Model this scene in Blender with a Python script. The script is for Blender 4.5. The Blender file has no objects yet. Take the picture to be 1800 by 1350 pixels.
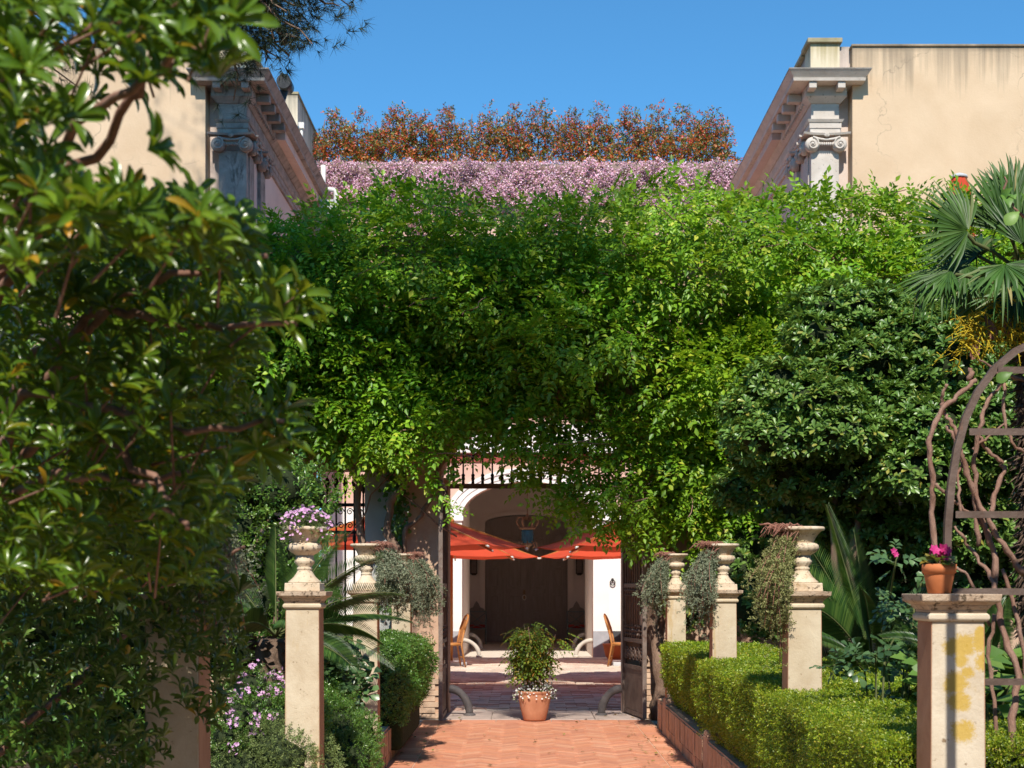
import bpy, math, random
import numpy as np
from mathutils import Vector, Matrix

random.seed(7)
RS = np.random.RandomState(11)
scene = bpy.context.scene
COL = scene.collection
R = math.radians
PI = math.pi

# ------------------------------------------------------------------ camera, sky, sun, exposure
FPX = 2550.0
cam_d = bpy.data.cameras.new('camera')
cam = bpy.data.objects.new('camera', cam_d)
COL.objects.link(cam)
cam.location = (0, 0, 1.6)
cam.rotation_euler = (R(90), 0, 0)
cam_d.sensor_width = 36
cam_d.lens = 36 * FPX / 1800
cam_d.shift_x = -22 / 1800
cam_d.shift_y = 357 / 1800
cam_d.clip_end = 2000
cam_d.dof.use_dof = True
cam_d.dof.focus_distance = 10.5
cam_d.dof.aperture_fstop = 6.7
scene.camera = cam

SUN = Vector((-0.02, -0.68, 0.73)).normalized()
world = bpy.data.worlds.new('World')
scene.world = world
world.use_nodes = True
wn = world.node_tree
bg = wn.nodes['Background']
sky = wn.nodes.new('ShaderNodeTexSky')
sky.sky_type = 'NISHITA'
sky.sun_disc = False
sky.sun_elevation = R(47)
sky.sun_rotation = R(181.7)
sky.air_density = 1.0
sky.dust_density = 0.0
sky.ozone_density = 3.0
tint = wn.nodes.new('ShaderNodeMix'); tint.data_type = 'RGBA'; tint.blend_type = 'MULTIPLY'
tint.inputs[0].default_value = 1.0; tint.inputs[7].default_value = (0.455, 0.945, 1.16, 1)
wn.links.new(sky.outputs[0], tint.inputs[6]); wn.links.new(tint.outputs[2], bg.inputs[0])
bg.inputs[1].default_value = 0.115
sd = bpy.data.lights.new('sun', 'SUN')
sd.energy = 4.75
sd.angle = R(0.5)
sd.color = (1.0, 0.935, 0.83)
sun = bpy.data.objects.new('sun', sd)
COL.objects.link(sun)
sun.rotation_euler = SUN.to_track_quat('Z', 'Y').to_euler()
sun.location = (0, -10, 30)
scene.view_settings.view_transform = 'Standard'
scene.view_settings.look = 'None'
scene.view_settings.exposure = 0.36
scene.view_settings.gamma = 1.0
scene.view_settings.use_curve_mapping = False
scene.render.engine = 'CYCLES'
scene.cycles.max_bounces = 9
scene.cycles.diffuse_bounces = 6
scene.cycles.transparent_max_bounces = 8
scene.cycles.use_denoising = True


def W(px, py, d):
    """a sight line of the photograph carried to distance d metres"""
    return Vector(((px - 922) * d / FPX, d, 1.6 + (1032 - py) * d / FPX))


# ------------------------------------------------------------------ object helpers
def wloc(o):
    v = Vector((0, 0, 0))
    while o is not None:
        v = v + o.location
        o = o.parent
    return v


def tag(o, label=None, cat=None, group=None, kind=None):
    if label: o['label'] = label
    if cat: o['category'] = cat
    if group: o['group'] = group
    if kind: o['kind'] = kind
    return o


def thing(name, label, cat, loc=(0, 0, 0), group=None):
    o = bpy.data.objects.new(name, None)
    COL.objects.link(o)
    o.location = loc
    o.empty_display_size = 0.1
    return tag(o, label, cat, group)


def dup(o, loc=None, rz=None, parent=None):
    c = o.copy()
    COL.objects.link(c)
    if parent is not None:
        c.parent = parent
    if loc is not None:
        c.location = loc
    if rz is not None:
        c.rotation_euler = (0, 0, rz)
    for ch in list(o.children):
        dup(ch, parent=c)
    return c


def arr_mesh(name, V, F, mats, smooth=False, midx=None):
    """V (n,3), F (m,k) arrays -> mesh"""
    V = np.asarray(V, dtype=np.float32)
    F = np.asarray(F, dtype=np.int32)
    me = bpy.data.meshes.new(name)
    me.vertices.add(len(V))
    me.vertices.foreach_set('co', V.ravel())
    m, k = F.shape
    me.loops.add(m * k)
    me.loops.foreach_set('vertex_index', F.ravel())
    me.polygons.add(m)
    me.polygons.foreach_set('loop_start', np.arange(0, m * k, k, dtype=np.int32))
    try:
        me.polygons.foreach_set('loop_total', np.full(m, k, dtype=np.int32))
    except Exception:
        pass
    if smooth:
        me.polygons.foreach_set('use_smooth', np.ones(m, dtype=bool))
    if midx is not None:
        me.polygons.foreach_set('material_index', np.asarray(midx, dtype=np.int32))
    for mt in (mats if isinstance(mats, (list, tuple)) else [mats]):
        me.materials.append(mt)
    me.update(calc_edges=True)
    return me


def put(name, me, parent=None, loc=None):
    o = bpy.data.objects.new(name, me)
    COL.objects.link(o)
    if parent is not None:
        o.parent = parent
    if loc is not None:
        o.location = loc
    return o


def arr_obj(name, V, F, mats, parent=None, smooth=False, midx=None, kind=None):
    V = np.asarray(V, dtype=np.float64)
    if parent is not None:
        V = V - np.array(wloc(parent))
    o = put(name, arr_mesh(name, V, F, mats, smooth, midx), parent)
    if kind: o['kind'] = kind
    return o


class MB:
    """collects shapes, in world coordinates, into one mesh"""
    def __init__(s):
        s.v = []; s.f = []; s.sm = []

    def add(s, vs, fs, smooth=False):
        n = len(s.v)
        s.v += [tuple(v) for v in vs]
        s.f += [tuple(i + n for i in f) for f in fs]
        s.sm += [smooth] * len(fs)
        return s

    def box(s, x0, x1, y0, y1, z0, z1):
        return s.hexa([(x0, y0, z0), (x1, y0, z0), (x1, y1, z0), (x0, y1, z0)],
                      [(x0, y0, z1), (x1, y0, z1), (x1, y1, z1), (x0, y1, z1)])

    def hexa(s, lo, hi):
        return s.add(list(lo) + list(hi), [(3, 2, 1, 0), (4, 5, 6, 7), (0, 1, 5, 4), (1, 2, 6, 5), (2, 3, 7, 6), (3, 0, 4, 7)])

    def frus(s, cx, cy, z0, h0, z1, h1):
        """square frustum: half widths h0 at z0, h1 at z1"""
        q = lambda h, z: [(cx - h, cy - h, z), (cx + h, cy - h, z), (cx + h, cy + h, z), (cx - h, cy + h, z)]
        return s.hexa(q(h0, z0), q(h1, z1))

    def obox(s, a, b, w, h, up=Vector((0, 0, 1))):
        """bar from a to b, w wide, h high"""
        a = Vector(a); b = Vector(b)
        d = (b - a).normalized()
        sd = d.cross(up)
        if sd.length < 1e-4: sd = Vector((1, 0, 0))
        sd.normalize()
        u = sd.cross(d)
        c = [sd * (-w / 2) + u * (-h / 2), sd * (w / 2) + u * (-h / 2), sd * (w / 2) + u * (h / 2), sd * (-w / 2) + u * (h / 2)]
        return s.hexa([a + k for k in c], [b + k for k in c])

    def tube(s, pts, rad, seg=8, smooth=True, cap=True):
        pts = [Vector(p) for p in pts]
        n = len(pts)
        if not hasattr(rad, '__len__'): rad = [rad] * n
        vs = []
        side = None
        for i, p in enumerate(pts):
            d = (pts[min(i + 1, n - 1)] - pts[max(i - 1, 0)]).normalized()
            if side is None:
                side = d.cross(Vector((0, 0, 1)))
                if side.length < 1e-3: side = d.cross(Vector((0, 1, 0)))
            side = (side - d * side.dot(d)).normalized()
            u = d.cross(side)
            for k in range(seg):
                a = 2 * PI * k / seg
                vs.append(p + (side * math.cos(a) + u * math.sin(a)) * rad[i])
        fs = []
        for i in range(n - 1):
            for k in range(seg):
                k2 = (k + 1) % seg
                fs.append((i * seg + k, i * seg + k2, (i + 1) * seg + k2, (i + 1) * seg + k))
        s.add(vs, fs, smooth)
        if cap:
            m = len(s.v) - len(vs)
            s.f += [tuple(m + k for k in range(seg))[::-1], tuple(m + (n - 1) * seg + k for k in range(seg))]
            s.sm += [False, False]
        return s

    def lathe(s, cx, cy, prof, seg=24, lobes=None, smooth=True, cap=True):
        """prof [(r,z)]; lobes {row: (count, depth)} for gadroons"""
        vs = []
        for i, (r, z) in enumerate(prof):
            for k in range(seg):
                a = 2 * PI * k / seg
                rr = r
                if lobes and i in lobes:
                    rr = r * (1 - lobes[i][1] * abs(math.cos(a * lobes[i][0] / 2)) ** 6)
                vs.append((cx + rr * math.cos(a), cy + rr * math.sin(a), z))
        fs = []
        n = len(prof)
        for i in range(n - 1):
            for k in range(seg):
                k2 = (k + 1) % seg
                fs.append((i * seg + k, i * seg + k2, (i + 1) * seg + k2, (i + 1) * seg + k))
        m = len(s.v)
        s.add(vs, fs, smooth)
        if cap:
            s.f += [tuple(m + k for k in range(seg))[::-1], tuple(m + (n - 1) * seg + k for k in range(seg))]
            s.sm += [False, False]
        return s

    def prism(s, poly, y0, y1):
        """polygon in (x,z) carried from y0 to y1"""
        n = len(poly)
        vs = [(x, y0, z) for x, z in poly] + [(x, y1, z) for x, z in poly]
        fs = [tuple(range(n)), tuple(range(2 * n - 1, n - 1, -1))]
        for i in range(n):
            j = (i + 1) % n
            fs.append((j, i, n + i, n + j))
        return s.add(vs, fs)

    def strip(s, top, bot, y0, y1):
        """solid between two polylines in (x,z) of equal length, from y0 to y1"""
        for i in range(len(top) - 1):
            a, b, c, d = bot[i], bot[i + 1], top[i + 1], top[i]
            s.hexa([(a[0], y0, a[1]), (b[0], y0, b[1]), (b[0], y1, b[1]), (a[0], y1, a[1])],
                   [(d[0], y0, d[1]), (c[0], y0, c[1]), (c[0], y1, c[1]), (d[0], y1, d[1])])
        return s

    def mesh(s, name, mat, off=Vector((0, 0, 0)), bevel=0):
        me = bpy.data.meshes.new(name)
        me.from_pydata([(v[0] - off[0], v[1] - off[1], v[2] - off[2]) for v in s.v], [], s.f)
        me.polygons.foreach_set('use_smooth', s.sm)
        for mt in (mat if isinstance(mat, (list, tuple)) else [mat]):
            me.materials.append(mt)
        me.update()
        return me

    def obj(s, name, mat, parent=None, bevel=0, kind=None):
        off = wloc(parent) if parent is not None else Vector((0, 0, 0))
        o = put(name, s.mesh(name, mat, off), parent)
        if bevel:
            b = o.modifiers.new('bevel', 'BEVEL'); b.width = bevel; b.segments = 2; b.limit_method = 'ANGLE'; b.angle_limit = R(40)
        if kind: o['kind'] = kind
        return o


# ------------------------------------------------------------------ materials
def nd(nt, t, **kw):
    n = nt.nodes.new(t)
    for k, v in kw.items(): setattr(n, k, v)
    return n


def base_mat(name):
    m = bpy.data.materials.new(name)
    m.use_nodes = True
    nt = m.node_tree
    return m, nt, nt.nodes['Principled BSDF']


def ramp(nt, fac, cols, interp='LINEAR'):
    r = nd(nt, 'ShaderNodeValToRGB')
    r.color_ramp.interpolation = interp
    el = r.color_ramp.elements
    while len(el) < len(cols): el.new(0.5)
    for i, c in enumerate(cols):
        p, rgb = c if isinstance(c[1], (tuple, list)) else (i / max(1, len(cols) - 1), c)
        el[i].position = p
        el[i].color = (*rgb, 1)
    nt.links.new(fac, r.inputs[0])
    return r.outputs[0]


def coords(nt, scale=(1, 1, 1), rand=True):
    tc = nd(nt, 'ShaderNodeTexCoord')
    oi = nd(nt, 'ShaderNodeObjectInfo')
    ad = nd(nt, 'ShaderNodeVectorMath', operation='ADD')
    mu = nd(nt, 'ShaderNodeMath', operation='MULTIPLY')
    mu.inputs[1].default_value = 37.0 if rand else 0.0
    nt.links.new(oi.outputs['Random'], mu.inputs[0])
    nt.links.new(tc.outputs['Object'], ad.inputs[0])
    nt.links.new(mu.outputs[0], ad.inputs[1])
    mp = nd(nt, 'ShaderNodeMapping')
    mp.inputs['Scale'].default_value = scale
    nt.links.new(ad.outputs[0], mp.inputs[0])
    return mp.outputs[0]


def noise(nt, vec, scale, detail=6, rough=0.6, dist=0.0):
    n = nd(nt, 'ShaderNodeTexNoise')
    n.inputs['Scale'].default_value = scale
    n.inputs['Detail'].default_value = detail
    n.inputs['Roughness'].default_value = rough
    n.inputs['Distortion'].default_value = dist
    nt.links.new(vec, n.inputs['Vector'])
    return n.outputs['Fac']


def mixc(nt, fac, a, b, blend='MIX'):
    m = nd(nt, 'ShaderNodeMix', data_type='RGBA', blend_type=blend)
    for s_, i in ((fac, 0), (a, 6), (b, 7)):
        if isinstance(s_, (int, float)): m.inputs[i].default_value = s_
        elif isinstance(s_, (tuple, list)): m.inputs[i].default_value = (*s_, 1)
        else: nt.links.new(s_, m.inputs[i])
    return m.outputs[2]


def mmath(nt, op, a, b=None, clamp=False):
    m = nd(nt, 'ShaderNodeMath', operation=op)
    m.use_clamp = clamp
    for s_, i in ((a, 0), (b, 1)):
        if s_ is None: continue
        if isinstance(s_, (int, float)): m.inputs[i].default_value = s_
        else: nt.links.new(s_, m.inputs[i])
    return m.outputs[0]


def bump(nt, bs, h, strength=0.4, dist=0.01):
    b = nd(nt, 'ShaderNodeBump')
    b.inputs['Strength'].default_value = strength
    b.inputs['Distance'].default_value = dist
    nt.links.new(h, b.inputs['Height'])
    nt.links.new(b.outputs[0], bs.inputs['Normal'])


def surf(name, c1, c2, scale=4, rough=0.85, bstr=0.35, fine=60, speck=None, metal=0.0, stain=None, stretch=(1, 1, 1), objvar=0.0, bdist=0.006, worldvar=0.0):
    """weathered mineral or metal surface; speck (colour, threshold) adds small dark pits and lichen"""
    m, nt, bs = base_mat(name)
    v = coords(nt, stretch)
    n1 = noise(nt, v, scale, 8, 0.65, 0.3)
    n2 = noise(nt, v, fine, 5, 0.7)
    col = ramp(nt, n1, [(0.3, c1), (0.7, c2)])
    if speck:
        sp = noise(nt, v, speck[2] if len(speck) > 2 else fine * 0.7, 4, 0.7)
        f = ramp(nt, sp, [(speck[1], (0, 0, 0)), (speck[1] + 0.08, (1, 1, 1))])
        col = mixc(nt, f, col, speck[0])
    if stain:
        sv = coords(nt, stain[2])
        sp = noise(nt, sv, stain[3], 9, 0.72, 0.6)
        f = ramp(nt, sp, [(stain[1], (0, 0, 0)), (stain[1] + 0.12, (1, 1, 1))])
        col = mixc(nt, f, col, stain[0])
    if objvar:
        oi = nd(nt, 'ShaderNodeObjectInfo')
        hs = nd(nt, 'ShaderNodeHueSaturation')
        mr = nd(nt, 'ShaderNodeMapRange')
        mr.inputs[3].default_value = 1 - objvar; mr.inputs[4].default_value = 1 + objvar
        nt.links.new(oi.outputs['Random'], mr.inputs[0])
        nt.links.new(mr.outputs[0], hs.inputs['Value'])
        nt.links.new(col, hs.inputs['Color'])
        col = hs.outputs[0]
    if worldvar:
        g = nd(nt, 'ShaderNodeNewGeometry')
        wv = noise(nt, g.outputs['Position'], 1.3, 8, 0.7, 0.3)
        f = ramp(nt, wv, [(0.42, (worldvar,) * 3), (0.62, (0, 0, 0))])
        col = mixc(nt, f, col, (0.16, 0.095, 0.065))
    nt.links.new(col, bs.inputs['Base Color'])
    bs.inputs['Roughness'].default_value = rough
    bs.inputs['Metallic'].default_value = metal
    bs.inputs['Specular IOR Level'].default_value = 0.25
    hsum = mmath(nt, 'ADD', mmath(nt, 'MULTIPLY', n1, 1.5), n2)
    bump(nt, bs, hsum, bstr, bdist)
    return m


def leafmat(name, cols, trans=0.3, tcol=(0.25, 0.42, 0.03), rough=0.4, spec=0.5):
    """foliage: every leaf (mesh island) draws its own colour; thin leaves pass light through"""
    m, nt, bs = base_mat(name)
    g = nd(nt, 'ShaderNodeNewGeometry')
    col = ramp(nt, g.outputs['Random Per Island'], cols)
    tc = nd(nt, 'ShaderNodeTexCoord')
    n = noise(nt, tc.outputs['Object'], 1.1, 3, 0.5)
    hs = nd(nt, 'ShaderNodeHueSaturation')
    mr = nd(nt, 'ShaderNodeMapRange')
    mr.inputs[1].default_value = 0.3; mr.inputs[2].default_value = 0.7
    mr.inputs[3].default_value = 0.78; mr.inputs[4].default_value = 1.25
    nt.links.new(n, mr.inputs[0]); nt.links.new(mr.outputs[0], hs.inputs['Value']); nt.links.new(col, hs.inputs['Color'])
    n2 = noise(nt, tc.outputs['Object'], 0.7, 4, 0.6)
    mh = nd(nt, 'ShaderNodeMapRange')
    mh.inputs[1].default_value = 0.3; mh.inputs[2].default_value = 0.7
    mh.inputs[3].default_value = 0.482; mh.inputs[4].default_value = 0.514
    nt.links.new(n2, mh.inputs[0]); nt.links.new(mh.outputs[0], hs.inputs['Hue'])
    nt.links.new(hs.outputs[0], bs.inputs['Base Color'])
    bs.inputs['Roughness'].default_value = rough
    bs.inputs['Specular IOR Level'].default_value = spec
    tr = nd(nt, 'ShaderNodeBsdfTranslucent')
    tcn = mixc(nt, 0.5, hs.outputs[0], tcol)
    nt.links.new(tcn, tr.inputs[0])
    mx = nd(nt, 'ShaderNodeMixShader')
    mx.inputs[0].default_value = trans
    nt.links.new(bs.outputs[0], mx.inputs[1]); nt.links.new(tr.outputs[0], mx.inputs[2])
    nt.links.new(mx.outputs[0], nt.nodes['Material Output'].inputs[0])
    return m


def facade_mat(name, c1, c2, ztop, dirt=(0.10, 0.09, 0.075), depth=1.1, amount=0.6):
    """lime plaster with rain streaks that start under the coping and patchy repairs"""
    m, nt, bs = base_mat(name)
    g = nd(nt, 'ShaderNodeNewGeometry')
    pos = g.outputs['Position']
    n1 = noise(nt, pos, 0.8, 12, 0.66, 0.2)
    n2 = noise(nt, pos, 30, 5, 0.7)
    col = ramp(nt, n1, [(0.32, c1), (0.66, c2)])
    mp = nd(nt, 'ShaderNodeMapping')
    mp.inputs['Scale'].default_value = (5.5, 5.5, 0.13)
    nt.links.new(pos, mp.inputs[0])
    st = noise(nt, mp.outputs[0], 1.0, 7, 0.68, 0.2)
    sx = nd(nt, 'ShaderNodeSeparateXYZ'); nt.links.new(pos, sx.inputs[0])
    hz = nd(nt, 'ShaderNodeMapRange')
    hz.inputs[1].default_value = ztop - depth; hz.inputs[2].default_value = ztop
    hz.inputs[3].default_value = -0.22; hz.inputs[4].default_value = 0.16
    nt.links.new(sx.outputs[2], hz.inputs[0])
    f = ramp(nt, mmath(nt, 'ADD', st, hz.outputs[0]), [(0.45, (0, 0, 0)), (0.70, (amount,) * 3)])
    col = mixc(nt, f, col, dirt)
    hz2 = nd(nt, 'ShaderNodeMapRange')
    hz2.inputs[1].default_value = ztop - 0.16; hz2.inputs[2].default_value = ztop
    nt.links.new(sx.outputs[2], hz2.inputs[0])
    n3 = noise(nt, pos, 3.0, 6, 0.7)
    f2 = ramp(nt, mmath(nt, 'MULTIPLY', hz2.outputs[0], mmath(nt, 'ADD', n3, 0.25)), [(0.3, (0, 0, 0)), (0.8, (0.7,) * 3)])
    col = mixc(nt, f2, col, (0.12, 0.105, 0.08))
    # mended patches and hairline cracks
    pn = noise(nt, pos, 0.45, 3, 0.5, 1.2)
    col = mixc(nt, ramp(nt, pn, [(0.55, (0, 0, 0)), (0.75, (0.25,) * 3)]), col, tuple(min(1, v_ * 1.12) for v_ in c2))
    vo = nd(nt, 'ShaderNodeTexVoronoi', feature='DISTANCE_TO_EDGE'); vo.inputs['Scale'].default_value = 0.42
    wob = nd(nt, 'ShaderNodeTexNoise'); wob.inputs['Scale'].default_value = 2.2; wob.inputs['Detail'].default_value = 8
    nt.links.new(pos, wob.inputs['Vector'])
    av = nd(nt, 'ShaderNodeVectorMath', operation='MULTIPLY_ADD'); nt.links.new(wob.outputs['Color'], av.inputs[0]); av.inputs[1].default_value = (1.1, 1.1, 1.1); nt.links.new(pos, av.inputs[2])
    nt.links.new(av.outputs[0], vo.inputs['Vector'])
    cm = mmath(nt, 'MULTIPLY', ramp(nt, vo.outputs['Distance'], [(0.0, (0.6,) * 3), (0.006, (0, 0, 0))]), ramp(nt, n1, [(0.48, (0, 0, 0)), (0.6, (1, 1, 1))]))
    col = mixc(nt, cm, col, (0.2, 0.16, 0.12))
    nt.links.new(col, bs.inputs['Base Color'])
    bs.inputs['Roughness'].default_value = 0.92
    bs.inputs['Specular IOR Level'].default_value = 0.15
    bump(nt, bs, mmath(nt, 'ADD', n1, n2), 0.3, 0.012)
    return m


M = {}
M['soil'] = surf('soil', (0.045, 0.03, 0.02), (0.09, 0.065, 0.042), 3, 0.95, 0.8, 40)
M['joint'] = surf('joint_mortar', (0.56, 0.36, 0.24), (0.64, 0.44, 0.31), 6, 0.95)
TERRA = [surf('terracotta_tile_%s' % n, a, b, 9, 0.7, 0.3, 90, objvar=0.07, worldvar=0.12) for n, a, b in (
    ('rose', (0.56, 0.225, 0.13), (0.64, 0.285, 0.175)), ('orange', (0.60, 0.235, 0.13), (0.68, 0.30, 0.17)),
    ('pale', (0.64, 0.29, 0.17), (0.72, 0.36, 0.22)), ('brown', (0.52, 0.205, 0.12), (0.60, 0.26, 0.16)))]
PAVE = [surf('courtyard_brick_%s' % n, a, b, 7, 0.85, 0.4, 70, objvar=0.08, worldvar=0.30) for n, a, b in (
    ('sand', (0.66, 0.58, 0.47), (0.76, 0.68, 0.57)), ('buff', (0.60, 0.51, 0.41), (0.70, 0.61, 0.51)),
    ('russet_shade', (0.44, 0.27, 0.20), (0.54, 0.35, 0.27)), ('rosy', (0.56, 0.45, 0.36), (0.66, 0.55, 0.45)))]
M['pave_bed'] = surf('courtyard_bed', (0.58, 0.50, 0.42), (0.68, 0.60, 0.52), 5, 0.95)
M['slab'] = surf('threshold_stone', (0.36, 0.28, 0.24), (0.48, 0.38, 0.33), 5, 0.8, 0.5)
M['ped'] = surf('pedestal_plaster', (0.49, 0.385, 0.26), (0.64, 0.545, 0.40), 6, 0.9, 0.4, 70,
                speck=((0.26, 0.18, 0.11), 0.64, 26), stain=((0.47, 0.32, 0.13), 0.52, (5, 5, 0.8), 1.0))
M['ped_lichen'] = surf('pedestal_plaster_lichen', (0.50, 0.41, 0.30), (0.66, 0.57, 0.44), 6, 0.9, 0.45, 70,
                       speck=((0.26, 0.18, 0.11), 0.62, 26), stain=((0.50, 0.36, 0.18), 0.52, (4, 4, 1.5), 1.3))


def lichen(m, spots, colour):
    """crusts of lichen with ragged edges round given spots (object coordinates)"""
    nt = m.node_tree; bs = nt.nodes['Principled BSDF']
    old = bs.inputs['Base Color'].links[0].from_socket
    tc = nd(nt, 'ShaderNodeTexCoord')
    best = None
    for x, z, r in spots:
        d = nd(nt, 'ShaderNodeVectorMath', operation='DISTANCE')
        nt.links.new(tc.outputs['Object'], d.inputs[0]); d.inputs[1].default_value = (x, -0.1, z)
        v = mmath(nt, 'SUBTRACT', 1.0, mmath(nt, 'DIVIDE', d.outputs['Value'], r))
        best = v if best is None else mmath(nt, 'MAXIMUM', best, v)
    n1 = noise(nt, tc.outputs['Object'], 26, 12, 0.82, 0.5)
    n2 = noise(nt, tc.outputs['Object'], 110, 5, 0.7)
    f = ramp(nt, mmath(nt, 'ADD', mmath(nt, 'MULTIPLY', best, 0.42), mmath(nt, 'ADD', mmath(nt, 'MULTIPLY', n1, 0.8), mmath(nt, 'MULTIPLY', n2, 0.3))), [(0.57, (0, 0, 0)), (0.72, (0.8,) * 3)])
    nt.links.new(mixc(nt, f, old, colour), bs.inputs['Base Color'])


lichen(M['ped_lichen'], [((px - 1684) / 472, 1.6 + (1032 - py) / 472 - 0.4, r) for px, py, r in ((1672, 1138, .04), (1692, 1136, .06), (1722, 1132, .04), (1730, 1162, .045), (1724, 1112, .03), (1690, 1160, .035), (1680, 1200, .055), (1686, 1232, .05), (1692, 1286, .055), (1700, 1182, .03))], (0.50, 0.315, 0.02))
M['cap'] = surf('pedestal_cap_stone', (0.40, 0.27, 0.18), (0.58, 0.46, 0.34), 9, 0.9, 0.7, 60,
                speck=((0.12, 0.085, 0.055), 0.56, 30), bdist=0.01)
M['urn'] = surf('urn_stone', (0.56, 0.42, 0.28), (0.74, 0.63, 0.48), 9, 0.88, 0.5, 80, speck=((0.20, 0.15, 0.10), 0.58, 40), stain=((0.42, 0.27, 0.14), 0.57, (7, 7, 5), 1))
M['sidefacing'] = surf('reddish_brown_side', (0.36, 0.17, 0.095), (0.50, 0.27, 0.16), 6, 0.9, 0.4, 60)
M['post'] = surf('wall_post_plaster', (0.50, 0.30, 0.19), (0.64, 0.46, 0.32), 7, 0.9, 0.5, 60)
M['lowbrick'] = surf('low_wall_brick', (0.46, 0.27, 0.16), (0.62, 0.42, 0.28), 8, 0.9, 0.5, 60, objvar=0.12)
M['pierbrick'] = surf('pier_brick', (0.52, 0.33, 0.22), (0.64, 0.47, 0.34), 8, 0.9, 0.5, 60, objvar=0.15)
M['mortar'] = surf('mortar', (0.34, 0.26, 0.2), (0.45, 0.36, 0.28), 8, 0.95, 0.6)
M['wallplaster'] = surf('garden_wall_plaster', (0.42, 0.24, 0.16), (0.58, 0.42, 0.31), 1.6, 0.92, 0.5, 40,
                        stain=((0.24, 0.17, 0.13), 0.55, (1.5, 1.5, 0.5), 1.3))
M['pierplaster'] = surf('gate_pier_plaster', (0.50, 0.31, 0.21), (0.66, 0.47, 0.34), 2.6, 0.92, 0.5, 50,
                        stain=((0.28, 0.2, 0.16), 0.56, (3, 3, 0.7), 1.4))
M['pierpale'] = surf('pier_pale_plaster', (0.55, 0.44, 0.31), (0.68, 0.58, 0.43), 3, 0.92, 0.45, 50,
                     stain=((0.30, 0.2, 0.12), 0.58, (3, 3, 0.8), 1.6))
M['grayplaster'] = surf('gray_plaster', (0.40, 0.40, 0.38), (0.52, 0.51, 0.48), 3, 0.92)
M['iron'] = surf('rusty_iron', (0.10, 0.065, 0.05), (0.20, 0.145, 0.12), 7, 0.55, 0.35, 70, metal=0.35, stain=((0.24, 0.10, 0.05), 0.6, (5, 5, 1), 2))
M['blackiron'] = surf('black_iron', (0.012, 0.011, 0.011), (0.035, 0.03, 0.028), 8, 0.5, 0.3, 60)
M['graypaintiron'] = surf('weathered_gray_iron', (0.15, 0.11, 0.09), (0.26, 0.21, 0.18), 8, 0.5, 0.3, 60, stain=((0.13, 0.075, 0.055), 0.52, (3, 3, 3), 3))
M['cream'] = facade_mat('cream_facade', (0.545, 0.39, 0.25), (0.645, 0.485, 0.33), 10.86)
M['pinkside'] = facade_mat('pinkish_side_plaster', (0.56, 0.45, 0.39), (0.66, 0.55, 0.48), 10.95, amount=0.5)
M['attic'] = facade_mat('attic_plaster', (0.64, 0.54, 0.38), (0.72, 0.62, 0.46), 11.0, dirt=(0.26, 0.2, 0.06), depth=0.7, amount=0.7)
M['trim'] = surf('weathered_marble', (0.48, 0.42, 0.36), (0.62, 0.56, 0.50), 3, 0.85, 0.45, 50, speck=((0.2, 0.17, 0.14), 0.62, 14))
M['trimdark'] = surf('gray_and_shaded_stone', (0.20, 0.18, 0.16), (0.36, 0.33, 0.30), 4, 0.9, 0.5, 50, stain=((0.10, 0.09, 0.08), 0.55, (2, 2, 1), 2))
M['coping'] = surf('mossy_coping', (0.22, 0.19, 0.10), (0.42, 0.36, 0.24), 3, 0.95, 0.7, 40, stain=((0.36, 0.24, 0.03), 0.6, (2, 2, 2), 2))
M['backpink'] = surf('rose_wall', (0.60, 0.38, 0.31), (0.68, 0.46, 0.38), 1.4, 0.92)
M['white'] = surf('white_plaster', (0.72, 0.71, 0.69), (0.82, 0.81, 0.78), 2, 0.9, 0.3)
M['redband'] = surf('dark_red_band', (0.26, 0.06, 0.05), (0.34, 0.09, 0.075), 3, 0.9)
M['marblegray'] = surf('gray_marble', (0.30, 0.31, 0.34), (0.42, 0.43, 0.46), 5, 0.5, 0.15)
M['darkdado'] = surf('dark_dado', (0.045, 0.048, 0.055), (0.075, 0.078, 0.085), 4, 0.55, 0.2)
M['mauve'] = surf('mauve_plaster', (0.74, 0.65, 0.60), (0.82, 0.74, 0.69), 1.5, 0.92)
M['door'] = surf('dark_door_wood', (0.24, 0.205, 0.185), (0.34, 0.295, 0.27), 3, 0.6, 0.3, 40, stretch=(4, 4, 0.5))
M['fabric'] = None
M['wood'] = surf('varnished_wood', (0.36, 0.13, 0.03), (0.50, 0.21, 0.06), 5, 0.45, 0.2, 40, stretch=(6, 6, 0.6))
M['whiteplastic'] = surf('white_rib_tip', (0.7, 0.7, 0.68), (0.78, 0.78, 0.76), 5, 0.5, 0.1)
M['concrete'] = surf('pale_concrete', (0.42, 0.43, 0.45), (0.54, 0.55, 0.56), 5, 0.85)
M['terrapot'] = surf('terracotta_pot', (0.46, 0.19, 0.10), (0.58, 0.27, 0.15), 6, 0.8, 0.3, 60, stain=((0.62, 0.45, 0.33), 0.6, (3, 3, 1.2), 2))
M['orangepot'] = surf('orange_clay_pot', (0.50, 0.15, 0.05), (0.58, 0.20, 0.08), 6, 0.7, 0.15, 60)
M['guard'] = surf('pale_guard_stone', (0.46, 0.42, 0.36), (0.58, 0.54, 0.47), 6, 0.8, 0.4)
M['guarddark'] = surf('dark_guard_stone', (0.06, 0.055, 0.06), (0.14, 0.12, 0.115), 6, 0.6, 0.5)
M['tealmetal'] = surf('teal_metal', (0.12, 0.17, 0.18), (0.2, 0.26, 0.27), 6, 0.5, 0.2)
M['cushion'] = surf('red_cushion', (0.30, 0.03, 0.025), (0.38, 0.05, 0.04), 8, 0.9, 0.3)
M['copper'] = surf('old_copper', (0.20, 0.12, 0.08), (0.34, 0.22, 0.14), 9, 0.5, 0.3, 60, metal=0.4)
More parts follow.
